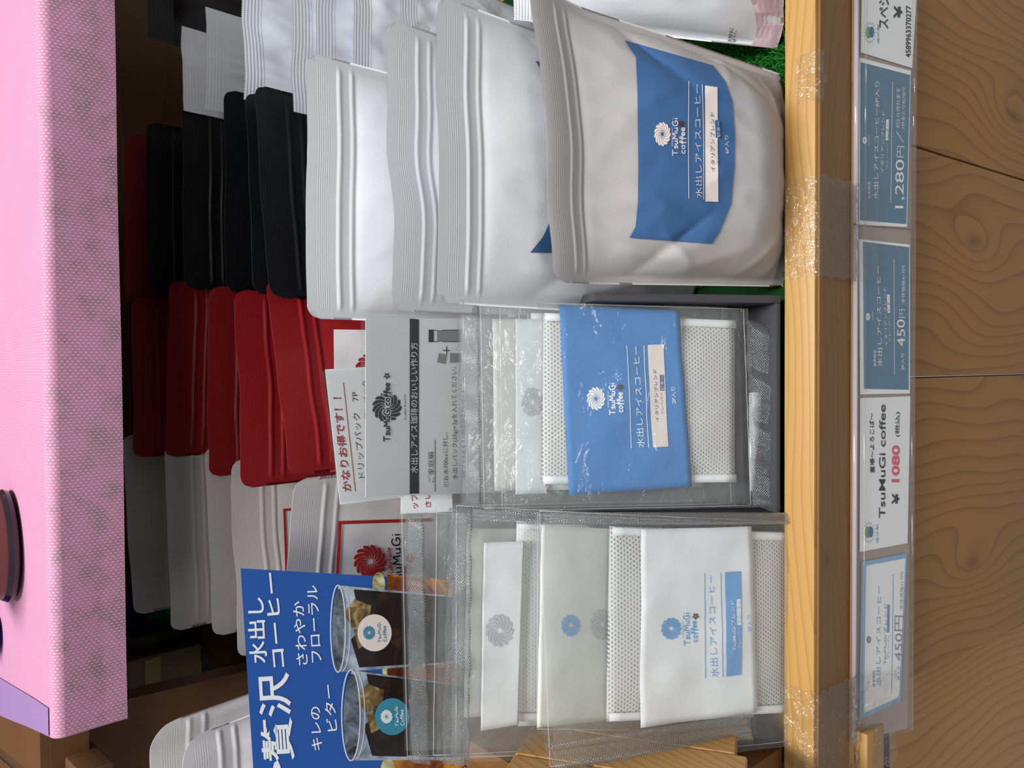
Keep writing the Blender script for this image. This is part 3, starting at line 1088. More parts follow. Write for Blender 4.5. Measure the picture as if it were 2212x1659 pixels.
# left white row
GL = 'white pouches in the left-hand row'
lw = [((598, 1462), (636, 1036), 0.205, 0.0016, 'white pouch with a red frame and red emblem, beside the blue poster'),
      ((512, 1424), (500, 992), 0.207, 0.0022, 'white pouch with a red frame, second in the left-hand row'),
      ((462, 1379), (440, 965), 0.207, 0.0018, 'white pouch in the left-hand row, third from the front'),
      ((368, 1366), (356, 960), 0.207, 0.0016, 'shaded white pouch fourth in the left-hand row'),
      ((288, 1330), (264, 940), 0.210, 0.0016, 'shaded white pouch rearmost of the left-hand row beside the pink cloth')]
for i, (tl, tr, z, wv, lb) in enumerate(lw):
    TL, TR = atZ(*tl, z), atZ(*tr, z)
    P = Pouch(TL, TR, (TL.y + TR.y) / 2 + 0.002, 0.012 if i == 0 else 0.015, 0.1, zip_at=0.86, seal_at=0.93, wave=wv, seed=80 + i)
    t, b = make_pouch('white_pouch', lb, P, M['offwhite_pouch'], GL, 1)
    if i == 0:
        k = Ink(P, 0.0008)
        k.stroke([(930, 1122), (870, 1124), (733, 1128)], 7)
        k.stroke([(733, 1125), (731, 1180), (727, 1250), (724, 1330)], 7)
        k.swirl((798, 1212), 36, 36)
        k.hand('Coffee Roaster', (848, 1236), (842, 1180), 9, 1.5)
        k.build('red_frame', M['red_ink'], t)
        k = Ink(P, 0.0008)
        k.hand('TsuMuGi', (868, 1272), (862, 1150), 18, 3.0)
        k.build('lettering', M['black_ink'], t)
        Ink(P, 0.0008).disc((880, 1230), 8, 12).disc((884, 1205), 8, 10).build('bean_mark', M['red_ink'], t)
    if i == 1:
        k = Ink(P, 0.0008)
        k.stroke([(700, 1098), (614, 1101)], 5)
        k.stroke([(613, 1099), (616, 1180), (618, 1260)], 5)
        k.build('red_frame', M['red_ink'], t)
# lower left white pouches on the neighbouring shelf
for i, (TL, TR, yb, lb) in enumerate([
        (atY(330, 1800, 0.235), atY(322, 1572, 0.235), 0.235, 'white pouch in front of the brown partition at the far left'),
        (atY(400, 1830, 0.205), atY(392, 1602, 0.205), 0.205, 'white pouch behind the left edge of the blue poster')]):
    P = Pouch(TL, TR, yb, 0.014, 0.1, zip_at=0.86, seal_at=0.93, wave=0.001, seed=95 + i, cr=0.014, dx=0.012, zbase=0.04)
    make_pouch('white_pouch', lb, P, M['offwhite_pouch'], 'white pouches on the neighbouring shelf', 1)

# ------------------------------------------------------------------ serrated sachets on the right, the dark bag and the pink pouch
GS = 'white serrated sachets stacked at the right'


def sachet(name, label, TL, TR, ybase, belly, seed, mat, zbase=DECK + 0.003, group=GS, seal=0.013, serr=True, nc=120, nr=46, rough=0.0032, cat='sachet', foot=0.72):
    p = Pouch(TL, TR, ybase, belly, 0.1, zbase=zbase, zip_at=0.90, seal_at=0.999, wave=0.0014, seed=seed, rough=rough, foot=foot)
    p.zt = p.tz
    ts = 1 - seal / p.h
    p.tz = ts
    t = thing(name, label, cat, tuple(p.base), group)
    v, f = p.strip(0, ts, nr, 48)
    build('body', v, f, mat, t)
    # crimped seal with a serrated cut edge
    v, f = [], []
    nrw = 30
    for side in (1, -1):
        for j in range(nrw + 1):
            for i in range(nc + 1):
                q = -1 + 2 * i / nc
                tt = ts + (1 - ts) * j / nrw
                if serr and j == nrw and i % 2:
                    tt -= 0.0007 / p.h
                P_ = p.F(q, tt, side)
                P_ += p.n * (0.00014 * math.sin(j / nrw * PI * 12) * (1 - sm(0.9, 1, j / nrw)) * (1 if side > 0 else 0))
                v.append(P_)
    N = (nrw + 1) * (nc + 1)
    for j in range(nrw):
        for i in range(nc):
            k = j * (nc + 1) + i
            f.append([k, k + 1, k + nc + 2, k + nc + 1])
            f.append([N + k, N + k + nc + 1, N + k + nc + 2, N + k + 1])
    build('crimped_seal', v, f, mat, t)
    return p, t


sl = [((394, 240), (392, 55), 0.353, 0.353, 'shaded white sachet leaning beside the dark bag, rearmost of the stack'),
      ((444, 232), (442, 14), 0.306, 0.306, 'shaded white sachet second from the back of the stack'),
      ((526, 214), (522, -60), 0.250, 0.250, 'white sachet overlapping the frontmost black pouch'),
      ((634, 240), (626, -70), 0.212, 0.216, 'white sachet with a wavy cut edge in the middle of the stack'),
      ((686, 220), (680, -80), 0.208, 0.210, 'bright white sachet just above the corner of the rear white pouch'),
      ((768, 200), (760, -90), 0.202, 0.203, 'bright white sachet above the rear white pouch, lower in the stack'),
      ((872, 180), (866, -90), 0.196, 0.196, 'bright white sachet above the wavy white pouch, lowest of the stack')]
for i, (tl, tr, yl, yr, lb) in enumerate(sl):
    sachet('coffee_sachet', lb, atY(*tl, yl), atY(*tr, yr), (yl + yr) / 2 + 0.002, 0.005 if i > 2 else 0.010, 120 + i, M['sachet'])
sachet('dark_bag', 'large dark brown bag in the shade at the upper right corner', atY(318, 82, 0.43), atY(322, -190, 0.43), 0.44, 0.03, 140, M['dark_bag'], group=None, seal=0.02, serr=False, cat='bag')
p, t = sachet('pink_pouch', 'white pouch with a pink lower part beside the blue-labelled pouch', atY(1108, 44, 0.088), atY(1106, -260, 0.088), 0.014, 0.026, 150, M['white_pouch'], group=None, seal=0.010, cat='pouch', foot=0.3)
k = Ink(p, 0.0005)
rows = []
for j in range(9):
    py = 112 - j * 28
    xe = 1618 + 16 * math.sin(PI * max(0, min(1, (py + 10) / 135.0))) if py > -10 else 1616
    rows.append([k._p(lerp(xe, 1720, i / 8), py) for i in range(9)])
for j in range(8):
    for i in range(8):
        k.f.append([rows[j][i], rows[j][i + 1], rows[j + 1][i + 1], rows[j + 1][i]])
k.build('pink_panel', M['pink_print'], t)
Ink(p, 0.0007).text('2分に', (1577, 92), (1583, 62), 9, 0.01).text('さい。', (1586, 92), (1590, 68), 7, 0.01).build('lettering', M['black_ink'], t)

# ------------------------------------------------------------------ black carton tray, leaning back
BU = Vector((0, 0.486, 0.874))
BN = Vector((0, -0.874, 0.486))
B0 = Vector((0, 0.0035, -0.003))
bt = thing('carton_tray', 'black cardboard tray leaning back, holding the clear packs with the blue band', 'tray', (0, 0.03, DECK))


def rimx(px, py):
    d = ray(px, py)
    return (CAM + d * ((B0 - CAM).dot(BN) / d.dot(BN)))


xr = rimx(1690, 655).x
xl = rimx(1690, 1108).x
wt = 0.0045
for nm, a0, a1 in (('side_wall', xr, xr + wt), ('side_wall', xl - wt, xl)):
    v, f = framebox(B0, Vector((1, 0, 0)), BU, BN, a0, a1, 0.0, 0.112, -0.040, 0.0)
    bevel(build(nm, v, f, M['carton'], bt), 0.0007, 2)
v, f = framebox(B0, Vector((1, 0, 0)), BU, BN, xl, xr, 0.0, 0.003, -0.040, -0.0005)
bevel(build('bottom_wall', v, f, M['carton'], bt), 0.0005, 2)
v, f = framebox(B0, Vector((1, 0, 0)), BU, BN, xl, xr, 0.003, 0.112, -0.040, -0.037)
build('base_panel', v, f, M['carton'], bt, smooth=False)

# ------------------------------------------------------------------ clear packs with filter bags


def band_wob(x, y, seed):
    return 0.0013 * noise.noise(Vector((x * 38, y * 38, seed * 1.7))) + 0.0004 * noise.noise(Vector((x * 110, y * 70, seed)))


def on_band(sheet, seed, px, py, off):
    a, b = sheet.ab(px, py, 0.0027)
    return sheet.at(a, b, 0.0027 + 0.0004 + off + band_wob(a, b, seed))


def pack(label, sheet, filmq, bagq, bandq, band_mat, bag_mat, group, seals=(), extra=None, bagt=0.0035, paperq=None, name='coffee_pack', foil=0.0058, seed=1):
    """filmq/bagq/bandq: pixel quads tl,tr,br,bl as read"""
    c = sheet(*filmq[3])
    t = thing(name, label, 'coffee pack', tuple(sheet(*[(filmq[2][i] + filmq[3][i]) / 2 for i in (0, 1)])), group)

    def pil(k):
        return lambda a, b: k * (max(0.0, 1 - (2 * a - 1) ** 4) * max(0.0, 1 - (2 * b - 1) ** 4)) + 0.0005 * noise.noise(Vector((a * 7, b * 7, seed)))
    if bagq:
        v, f, uv = sheet.slab(bagq, -0.0048, -0.0028, 24, 24, lambda a, b: pil(bagt)(a, b))
        build('filter_bag', v, f, bag_mat, t, uv=uv)
        # crimped side seams of the filter bag
        for e in (0, 1):
            A, B = (bagq[0], bagq[3]) if e == 0 else (bagq[1], bagq[2])
            sg = 1 if e == 0 else -1
            q = [(A[0], A[1]), (A[0], A[1] - 17), (B[0], B[1] - 17), (B[0], B[1])] if e == 0 else [(A[0], A[1] + 17), A, B, (B[0], B[1] + 17)]
            v, f, uv = sheet.slab(q, -0.0013, -0.0007, 2, 16)
            build('side_seam', v, f, M['paper'], t, uv=uv)
    if paperq:
        v, f, uv = sheet.slab(paperq, -0.0060, -0.0056, 8, 8)
        build('paper_slip', v, f, M['paper_cream'], t)
    if bandq:
        v, f, uv = sheet.slab(bandq, 0.0024, 0.0027, 26, 20)
        v = [p + sheet.n * band_wob(u[0], u[1], seed) for p, u in zip(v, uv)]
        bd = build('paper_band', v, f, band_mat, t)
    else:
        bd = None
    if extra:
        extra(t, bd)
    v, f, uv = sheet.slab(filmq, foil, foil + 0.00005, 40, 40, lambda a, b: 0.0012 * noise.noise(Vector((a * 6, b * 5, seed * 2.3))) + 0.0006 * noise.noise(Vector((a * 17, b * 9, seed))))
    n2 = 41 * 41
    build('front_film', v[:n2], [q for q in f if max(q) < n2], M['film'], t, uv=uv[:n2])
    v, f, uv = sheet.slab(filmq, -0.0064, -0.0063, 12, 12, lambda a, b: 0.0008 * noise.noise(Vector((a * 5, b * 5, seed * 4.3))))
    n2 = 13 * 13
    build('back_film', v[:n2], [q for q in f if max(q) < n2], M['film_back'], t, uv=uv[:n2])
    rim = [sheet(*p, foil) for p in filmq]
    ev, ef = [], []
    for i in range(4):
        a, b = rim[i], rim[(i + 1) % 4]
        v, f = tube([a.lerp(b, j / 12) + sheet.n * (0.0008 * noise.noise(Vector((j * 0.7, i * 3.1, seed)))) for j in range(13)], 0.00022, 5)
        ef += [[x + len(ev) for x in q] for q in f]
        ev += v
    build('film_edge_glint', ev, ef, M['film_edge_glint'], t)
    for q, nu, nv in seals:
        v, f, uv = sheet.slab(q, foil + 0.0004, foil + 0.0006, nu, nv, lambda a, b: 0.0010 * math.sin(a * 21 + seed) + 0.0008 * math.sin(a * 47 + b * 2))
        build('heat_seal', v, f, M['seal'], t, uv=uv)
    return t


upC = Vector((0, 0.507, 0.862))
shC = Sheet((0, 0.0415, 0.0357), upC)
GC = 'clear packs in the black tray'


def back_logo(sheet, c, r, off=-0.0018, mat='grey_ink'):
    return lambda t, bd: Ink(sheet, off).swirl(c, r[0], r[1]).build('emblem', M[mat], t)


def c1_print(t, bd):
    sf = lambda px, py, off: on_band(shC, 1, px, py, off)
    Ink(sf, 0).swirl((1287, 861), 20, 25).hand('TsuMuGi', (1328, 896), (1327, 826), 12, 2.4).hand('coffee', (1344, 890), (1343, 846), 12, 2.4)\
        .text('Coffee Roaster', (1315, 880), (1314, 844), 5).text('水出しアイスコーヒー', (1390, 966), (1380, 748), 17, 0.002)\
        .stroke([(1363, 968), (1354, 746)], 1.6).stroke([(1400, 966), (1391, 746)], 1.6).text('2P入り', (1460, 872), (1458, 836), 11).build('lettering', M['white_ink'], bd)
    Ink(sf, 0).grid([(1409, 966), (1399, 745), (1434, 744), (1443, 964)], 8, 2).build('name_box', M['cream'], bd)
    Ink(sf, 0.0002).text('イタリアンブレンド', (1424, 910), (1418, 798), 9, 0.002).text('フレーバー', (1434, 895), (1431, 848), 6.5, 0.004).build('lettering', M['navy_ink'], bd)
    Ink(sf, 0.0002).grid([(1426, 844), (1425, 810), (1434, 810), (1435, 844)], 2, 1).build('flavour_tag', M['blue_label'], bd)
    Ink(sf, 0.0004).text('ビター', (1433, 842), (1433, 812), 7.5, 0.006).build('lettering', M['white_ink'], bd)
    Ink(sf, 0.0002).flower((1338, 836), 7).build('bean_mark', M['brown_ink'], bd)
    v, f, uv = shC.slab([(1614, 1058), (1612, 848), (1640, 846), (1622, 1060)], 0.0030, 0.0034, 6, 2)
    build('paper_slip', v, f, M['paper'], t)


# packs further back in the tray
s3 = Sheet(Vector((0, 0.0415, 0.0357)) - shC.n * 0.026, upC)
pack('clear pack rearmost in the black tray, only its cream paper top showing', s3, [(1010, 1092), (1000, 656), (1500, 668), (1520, 1080)], [(1160, 1060), (1150, 685), (1480, 690), (1490, 1050)], [(1066, 1058), (1062, 690), (1250, 690), (1255, 1055)], M['paper_cream'], M['teabag_light'], GC, seals=[([(992, 1094), (986, 652), (1030, 652), (1036, 1094)], 30, 6)], seed=5)
s2 = Sheet(Vector((0, 0.0415, 0.0357)) - shC.n * 0.013, upC)
pack('clear pack in the black tray behind the blue-banded one, grey emblem on its paper', s2, [(1046, 1098), (1038, 652), (1560, 664), (1580, 1088)], [(1166, 1060), (1150, 676), (1500, 684), (1520, 1052)], [(1112, 1066), (1112, 690), (1172, 690), (1178, 1064)], M['paper'], M['teabag_light'], GC, seed=3,
     extra=lambda t, bd: Ink(lambda a, b, o: on_band(s2, 3, a, b, o), 0).swirl((1148, 868), 24, 32).build('emblem', M['grey_ink'], t))
pack('clear pack with a blue paper band, in the black tray', shC, [(1085, 1103), (1080, 652), (1606, 668), (1622, 1092)], [(1174, 1046), (1178, 676), (1592, 692), (1592, 1042)], [(1226, 1068), (1206, 660), (1462, 672), (1492, 1050)], M['blue_band'], M['teabag'], GC,
     seals=[([(1612, 1090), (1600, 690), (1652, 706), (1672, 1094)], 40, 6)], extra=c1_print, seed=1)

# left-hand packs
upA = Vector((0, 0.368, 0.93))
P0A = Vector((0, 0.011, 0.018))
GA = 'clear packs standing at the left'
shA = Sheet(P0A, upA)


def a1_print(t, bd):
    sf = lambda px, py, off: on_band(shA, 10, px, py, off)
    Ink(sf, 0).swirl((1450, 1358), 22, 24).hand('TsuMuGi', (1490, 1394), (1488, 1322), 12, 2.0).hand('coffee', (1506, 1387), (1504, 1340), 12, 2.0)\
        .text('Coffee Roaster', (1477, 1378), (1476, 1340), 5, -0.005).text('水出しアイスコーヒー', (1549, 1462), (1541, 1242), 17, -0.004)\
        .stroke([(1524, 1465), (1521, 1238)], 1.5).stroke([(1560, 1462), (1557, 1236)], 1.5).text('2P入り', (1622, 1364), (1619, 1328), 10, -0.004).build('lettering', M['blue_ink'], bd)
    Ink(sf, 0).grid([(1568, 1461), (1566, 1236), (1600, 1234), (1601, 1457)], 8, 2).build('name_box', M['blue_ink'], bd)
    Ink(sf, 0.0002).text('TsuMuGiブレンド', (1588, 1404), (1584, 1296), 10, 0.004).text('フレーバー', (1598, 1400), (1596, 1353), 7, 0.004).grid([(1590, 1349), (1589, 1293), (1598, 1293), (1599, 1349)], 2, 1).build('lettering', M['white_ink'], bd)
    Ink(sf, 0.0004).text('フローラル', (1597, 1346), (1597, 1296), 7, -0.004).build('lettering', M['blue_ink'], bd)
    Ink(sf, 0.0002).flower((1502, 1331), 7).build('bean_mark', M['brown_ink'], bd)


sA5 = Sheet(P0A - shA.n * 0.050, upA)
pack('empty-looking clear pack top, rearmost at the left behind the others', sA5, [(880, 1634), (868, 1105), (1400, 1130), (1420, 1610)], None, None, M['paper'], M['teabag_light'], GA, seals=[([(884, 1634), (870, 1106), (908, 1108), (922, 1636)], 40, 6)], seed=14)
sA4 = Sheet(P0A - shA.n * 0.0385, upA)
pack('clear pack fourth at the left, cream paper filling its upper part', sA4, [(936, 1632), (944, 1100), (1400, 1130), (1420, 1610)], [(1120, 1570), (1100, 1150), (1500, 1160), (1520, 1560)], [(1000, 1545), (1006, 1140), (1150, 1140), (1150, 1540)], M['paper_cream'], M['teabag_light'], GA, seals=[([(948, 1636), (962, 1092), (1002, 1094), (990, 1640)], 40, 6)], seed=13)
sA3 = Sheet(P0A - shA.n * 0.026, upA)
pack('clear pack third at the left, large faint grey emblem on its paper', sA3, [(985, 1636), (986, 1092), (1480, 1120), (1500, 1620)], [(1112, 1560), (1122, 1128), (1500, 1150), (1510, 1550)], [(1035, 1573), (1042, 1170), (1128, 1166), (1116, 1560)], M['paper'], M['teabag_light'], GA, seed=12, seals=[([(966, 1640), (972, 1092), (1012, 1094), (1006, 1640)], 40, 6), ([(1010, 1122), (1010, 1094), (1160, 1100), (1160, 1128)], 6, 20)],
     extra=lambda t, bd: Ink(lambda a, b, o: on_band(sA3, 12, a, b, o), 0).swirl((1078, 1362), 30, 36).build('emblem', M['grey_ink'], t))
sA2 = Sheet(P0A - shA.n * 0.013, upA)
pack('clear pack second at the left, small blue emblem on its cream paper', sA2, [(1160, 1575), (1162, 1112), (1600, 1130), (1620, 1580)], [(1312, 1560), (1312, 1145), (1620, 1150), (1630, 1550)], [(1156, 1567), (1166, 1132), (1318, 1140), (1314, 1552)], M['paper_cream'], M['teabag_light'], GA, seed=11,
     extra=lambda t, bd: (Ink(lambda a, b, o: on_band(sA2, 11, a, b, o), 0).swirl((1232, 1351), 21, 24).build('emblem', M['blue_ink'], t), Ink(lambda a, b, o: on_band(sA2, 11, a, b, o), 0).swirl((1300, 1350), 26, 34).build('emblem', M['grey_ink'], t)))
pack('clear pack with a white paper band and blue lettering, frontmost at the left', shA, [(1188, 1655), (1166, 1104), (1712, 1128), (1712, 1600)], [(1318, 1560), (1325, 1140), (1712, 1152), (1712, 1540)], [(1378, 1567), (1380, 1142), (1617, 1135), (1630, 1535)], M['paper'], M['teabag'], GA,
     seals=[([(1190, 1656), (1172, 1596), (1600, 1536), (1612, 1596)], 8, 40), ([(1168, 1128), (1166, 1102), (1690, 1104), (1690, 1128)], 8, 40)], extra=a1_print, seed=10)

# ------------------------------------------------------------------ laminated cards


def card(name, label, sheet, paperq, lamq, mat, cat='card', thick=0.0004, nu=1):
    t = thing(name, label, cat, tuple(sheet(*[(paperq[2][i] + paperq[3][i]) / 2 for i in (0, 1)])))
    v, f, uv = sheet.slab(paperq, -thick, 0.0, nu, 1)
    p = build('sheet', v, f, mat, t, smooth=False)
    if lamq:
        v, f, uv = sheet.slab(lamq, 0.0008, 0.0009, 6, 6)
        build('laminate', v[:49], [q for q in f if max(q) < 49], M['laminate'], t)
    return t, p


# instruction card
S = Sheet(atY(1000, 880, 0.147), Vector((0, 0.10, 0.995)))
t, pp = card('instruction_card', 'laminated grey and white instruction card with a black title bar', S, [(790, 1074), (790, 686), (1100, 690), (1100, 1062)], [(776, 1084), (778, 668), (1110, 674), (1110, 1072)], M['paper'])
Ink(S, 0.0001).grid([(790, 1074), (790, 686), (885, 688), (885, 1067)], 1, 1).build('grey_header', M['grey_paper'], pp)
Ink(S, 0.0002).grid([(885, 1067), (885, 688), (905, 690), (905, 1066)], 1, 1).build('title_bar', M['black_ink'], pp)
k = Ink(S, 0.0003)
k.swirl((836, 880), 32, 32)
k.text('Coffee Roaster', (878, 906), (876, 850), 6)
k.text('ご家庭編', (937, 1042), (936, 976), 14, -0.004)
k.stroke([(940, 1062), (940, 950)], 1.4)
k.text('①お水700ccに対し、', (968, 1052), (966, 934), 12, -0.004)
k.text('水出しパック(25g)×2pを入れてください。', (987, 1036), (985, 792), 12, -0.006)
k.text('冷蔵庫でそのまま10時間程度おいてください。', (1006, 1036), (1004, 812), 11, -0.006)
k.stroke([(965, 766), (965, 748)], 2).stroke([(957, 757), (972, 757)], 2)
k.poly([(926, 739), (926, 712), (937, 712), (937, 739)])
k.stroke([(937, 738), (944, 738), (952, 736), (958, 738), (995, 738)], 1.4).stroke([(937, 713), (952, 715), (958, 713), (995, 713)], 1.4)
k.build('lettering', M['black_ink'], pp)
k = Ink(S, 0.0004)
k.hand('TsuMuGi', (842, 954), (842, 880), 13, 6.5).hand('coffee', (842, 876), (842, 826), 13, 6.5)
k.build('script_outline', M['grey_paper'], pp)
k = Ink(S, 0.0006)
k.hand('TsuMuGi', (842, 954), (842, 880), 13, 2.6).hand('coffee', (842, 876), (842, 826), 13, 2.6)
k.flower((836, 812), 7)
k.build('script_lettering', M['black_ink'], pp)
k = Ink(S, 0.0003)
k.poly([(944, 737), (944, 714), (994, 714), (994, 737)]).poly([(944, 783), (948, 763), (966, 766), (962, 786)]).poly([(972, 784), (972, 762), (994, 764), (994, 782)])
k.build('drawing', M['mid_grey_ink'], pp)
Ink(S, 0.0004).text('水出しアイス珈琲のおいしい作り方', (901, 1022), (901, 740), 17, -0.002).build('lettering', M['white_ink'], pp)
# bargain card behind it
S = Sheet(atY(760, 950, 0.169), Vector((0, 0.12, 0.993)))
t, pp = card('price_card', 'white laminated card with bold red handwriting leaning on the red pouch', S, [(735, 1090), (703, 798), (990, 780), (990, 1060)], [(730, 1084), (694, 802), (1000, 776), (1000, 1066)], M['paper'])
Ink(S, 0.0002).text('かなりお得です！！', (758, 1062), (736, 858), 21, 0.022, 1.0, 0.12).stroke([(768, 1062), (742, 826)], 1.8).build('lettering', M['red_ink'], pp)
Ink(S, 0.0002).text('ドリップパック　7P', (788, 1032), (772, 846), 17, 0.0).text('お得なまとめ買いパック', (806, 1010), (792, 822), 12, 0).build('lettering', M['black_ink'], pp)
# another small card between the packs
S = Sheet(atY(920, 1075, 0.160), Vector((0, 0.3, 0.95)))
t, pp = card('note_card', 'small white card with red lettering behind the clear pack tops', S, [(866, 1110), (866, 1040), (975, 1040), (978, 1105)], None, M['paper'])
Ink(S, 0.0002).text('ップ', (902, 1098), (900, 1066), 16, 0.01).text('さい', (930, 1096), (928, 1062), 14, 0.01).build('lettering', M['red_ink'], pp)

# ------------------------------------------------------------------ blue poster
PO = Sheet(atY(960, 1400, 0.138), atY(530, 1400, 0.160) - atY(960, 1400, 0.138), None, right=(atY(520, 1228, 0.160) - atY(549, 1659, 0.156)))
t, pp = card('poster', 'glossy blue poster with white lettering and two iced coffees', PO, [(556, 1800), (520, 1228), (980, 1254), (1010, 1800)], None, plain('poster_blue', c8(34, 88, 170), 0.22, 0.6, 0.15, 2500), 'poster', 0.0004)
k = Ink(PO, 0.0003)
k.text('贅沢', (630, 1642), (617, 1452), 74, 0.012)
k.text('水出し', (574, 1432), (566, 1290), 40, 0.012)
k.text('コーヒー', (615, 1440), (596, 1236), 34, 0.016)
k.text('さわやか', (664, 1436), (654, 1298), 28, 0.006)
k.text('フローラル', (694, 1430), (684, 1264), 28, 0.006)
k.text('キレの', (695, 1620), (690, 1526), 26, 0.006)
k.text('ビター', (728, 1578), (718, 1478), 26, 0.006)
k.poly([(584, 1690), (592, 1648), (600, 1642), (606, 1656), (604, 1690)])
k.build('lettering', M['white_ink'], pp)
amber = photo_mat('amber_photo', [(0.3, c8(24, 12, 8)), (0.5, c8(140, 70, 16)), (0.65, c8(232, 160, 40)), (0.8, c8(60, 26, 10))], 40)
coffee = photo_mat('coffee_photo', [(0.35, c8(18, 12, 12)), (0.6, c8(44, 28, 24)), (0.8, c8(92, 54, 34))], 60)
glassp = photo_mat('glass_photo', [(0.3, c8(60, 68, 76)), (0.5, c8(150, 162, 178)), (0.7, c8(206, 214, 224))], 45)
icep = photo_mat('ice_photo', [(0.3, c8(34, 30, 26)), (0.5, c8(120, 96, 48)), (0.7, c8(196, 176, 120))], 110)
tan_ = photo_mat('rim_photo', [(0.3, c8(120, 110, 60)), (0.55, c8(226, 220, 170)), (0.7, c8(250, 250, 230))], 70)
Ink(PO, 0.0003).poly([(836, 1790), (836, 1240), (984, 1254), (1010, 1790)]).build('amber_background', amber, pp)
Ink(PO, 0.0004).disc((818, 1262), 14, 26, 20).disc((838, 1662), 16, 24).poly([(826, 1640), (826, 1300), (836, 1300), (836, 1640)]).build('saucer_print', tan_, pp)
for (rc, rx, ry, bot, tw, nm) in (((730, 1358), 16, 94, (985, 1288, 1432), 0, 'cup'), ((758, 1545), 20, 98, (1000, 1480, 1640), 0, 'cup')):
    x0, yl, yr = rc[0], rc[1] + ry, rc[1] - ry
    Ink(PO, 0.0005).poly([(x0, yr), (bot[0], bot[1]), (bot[0] + 4, bot[2]), (x0 + 4, yl)]).build('cup_print', glassp, pp)
    Ink(PO, 0.0006).poly([(x0 + 34, yr + 9), (bot[0], bot[1] + 3), (bot[0] + 3, bot[2] - 3), (x0 + 46, yl - 10), (x0 + 28, (yl + yr) / 2 + 24), (x0 + 50, (yl + yr) / 2)]).build('coffee_print', coffee, pp)
    k = Ink(PO, 0.0007)
    k.poly([(x0 + 12, yr + 60), (x0 + 36, yr + 30), (x0 + 72, yr + 44), (x0 + 66, yr + 84), (x0 + 30, yr + 92)])
    k.poly([(x0 + 34, yr + 96), (x0 + 62, yr + 88), (x0 + 74, yr + 120), (x0 + 44, yr + 138)])
    k.build('ice_print', icep, pp)
    k = Ink(PO, 0.0008)
    n = 40
    k.stroke([(rc[0] + rx * math.cos(2 * PI * i / n), rc[1] + ry * math.sin(2 * PI * i / n)) for i in range(n + 1)], 3)
    k.stroke([(rc[0] + 10 + rx * math.cos(PI * i / n - PI / 2), rc[1] + ry * 0.96 * math.sin(PI * i / n - PI / 2)) for i in range(n + 1)], 2.0)
    k.build('rim_print', plain('rim_line', c8(214, 220, 230), 0.25, 0.5), pp)
    Ink(PO, 0.00072).disc((rc[0] + 2, rc[1] + 4), rx * 0.9, ry * 0.95, 40).build('rim_shade_print', photo_mat('rim_shade', [(0.35, c8(40, 46, 52)), (0.6, c8(120, 130, 142)), (0.75, c8(200, 208, 216))], 60), pp)
for (c, mt, ink) in (((809, 1367), 'cream', 'teal_ink'), ((847, 1548), 'teal_ink', 'white_ink')):
    Ink(PO, 0.0009).disc(c, 37, 40, 40).build('sticker_print', M[mt], pp)
    Ink(PO, 0.0011).swirl((c[0] - 12, c[1]), 13, 15).hand('TsuMuGi', (c[0] + 14, c[1] + 21), (c[0] + 12, c[1] - 23), 6, 1.2).hand('Coffee', (c[0] + 26, c[1] + 19), (c[0] + 24, c[1] - 16), 7, 1.2).build('sticker_lettering', M[ink], pp)

# ------------------------------------------------------------------ price rail and its cards
RT = Vector((0, -0.0255, -0.0465))
RD = Vector((0, -0.36, -0.93)).normalized()
RS = Sheet(RT, -RD)
RB = -RS.ab(1973, 700)[1]


def rail_x(px, py):
    return RS(px, py).x


for (ya, yb, lb) in ((490, -60, 'clear plastic price rail under the right half of the wooden lip'), (1592, 488, 'clear plastic price rail under the left half of the wooden lip')):
    xa, xb = rail_x(1900, ya), rail_x(1900, yb)
    t = thing('price_rail', lb, 'price rail', ((xa + xb) / 2, RT.y, RT.z), 'clear price rails along the lip')

    def prof(pts, th=0.0008):
        v, f = [], []
        n = len(pts)
        for x in (xa, xb):
            for p in pts:
                v.append(Vector((x, 0, 0)) + p)
        for i in range(n):
            j = (i + 1) % n
            f.append([i, j, n + j, n + i])
        f.append(list(range(n))[::-1])
        f.append([n + i for i in range(n)])
        return v, f
    nrm = RS.n
    back = [RT - RD * 0.006 - nrm * 0.003, RT - RD * 0.006 - nrm * 0.002, RT + RD * RB - nrm * 0.002, RT + RD * RB - nrm * 0.003]
    build('back_plate', *prof(back), M['rail_back'], t, smooth=False)
    # front cover: a lip at the top, sheet in front of the cards, rolled foot
    cov = [RT - RD * 0.007 + nrm * 0.0010, RT - RD * 0.007 + nrm * 0.0016, RT + RD * RB + nrm * 0.0016, RT + RD * RB + nrm * 0.0010]
    build('front_cover', *prof(cov), M['rail_clear'], t, smooth=False)
    for nm, c_, r_ in (('top_lip', RT - RD * 0.0075 - nrm * 0.0004, 0.0016), ('inner_rib', RT - RD * 0.0025 + nrm * 0.0018, 0.0008), ('foot_roll', RT + RD * RB - nrm * 0.0004, 0.0014)):
        v, f = tube([Vector((xa, c_.y, c_.z)), Vector((xb, c_.y, c_.z))], r_, 10)
        build(nm, v, f, M['rail_lip_glint'] if nm == 'top_lip' else M['rail_clear'], t)


def rcard(name, label, q, mat, off=0.0):
    t = thing(name, label, 'price card', tuple(RS(*[(q[2][i] + q[3][i]) / 2 for i in (0, 1)])), 'cards in the price rail')
    v, f, uv = RS.slab(q, -0.0012 + off, -0.0008 + off)
    return t, build('sheet', v, f, mat, t, smooth=False)


RF = lambda px, py, off: RS(px, py, off - 0.0008)
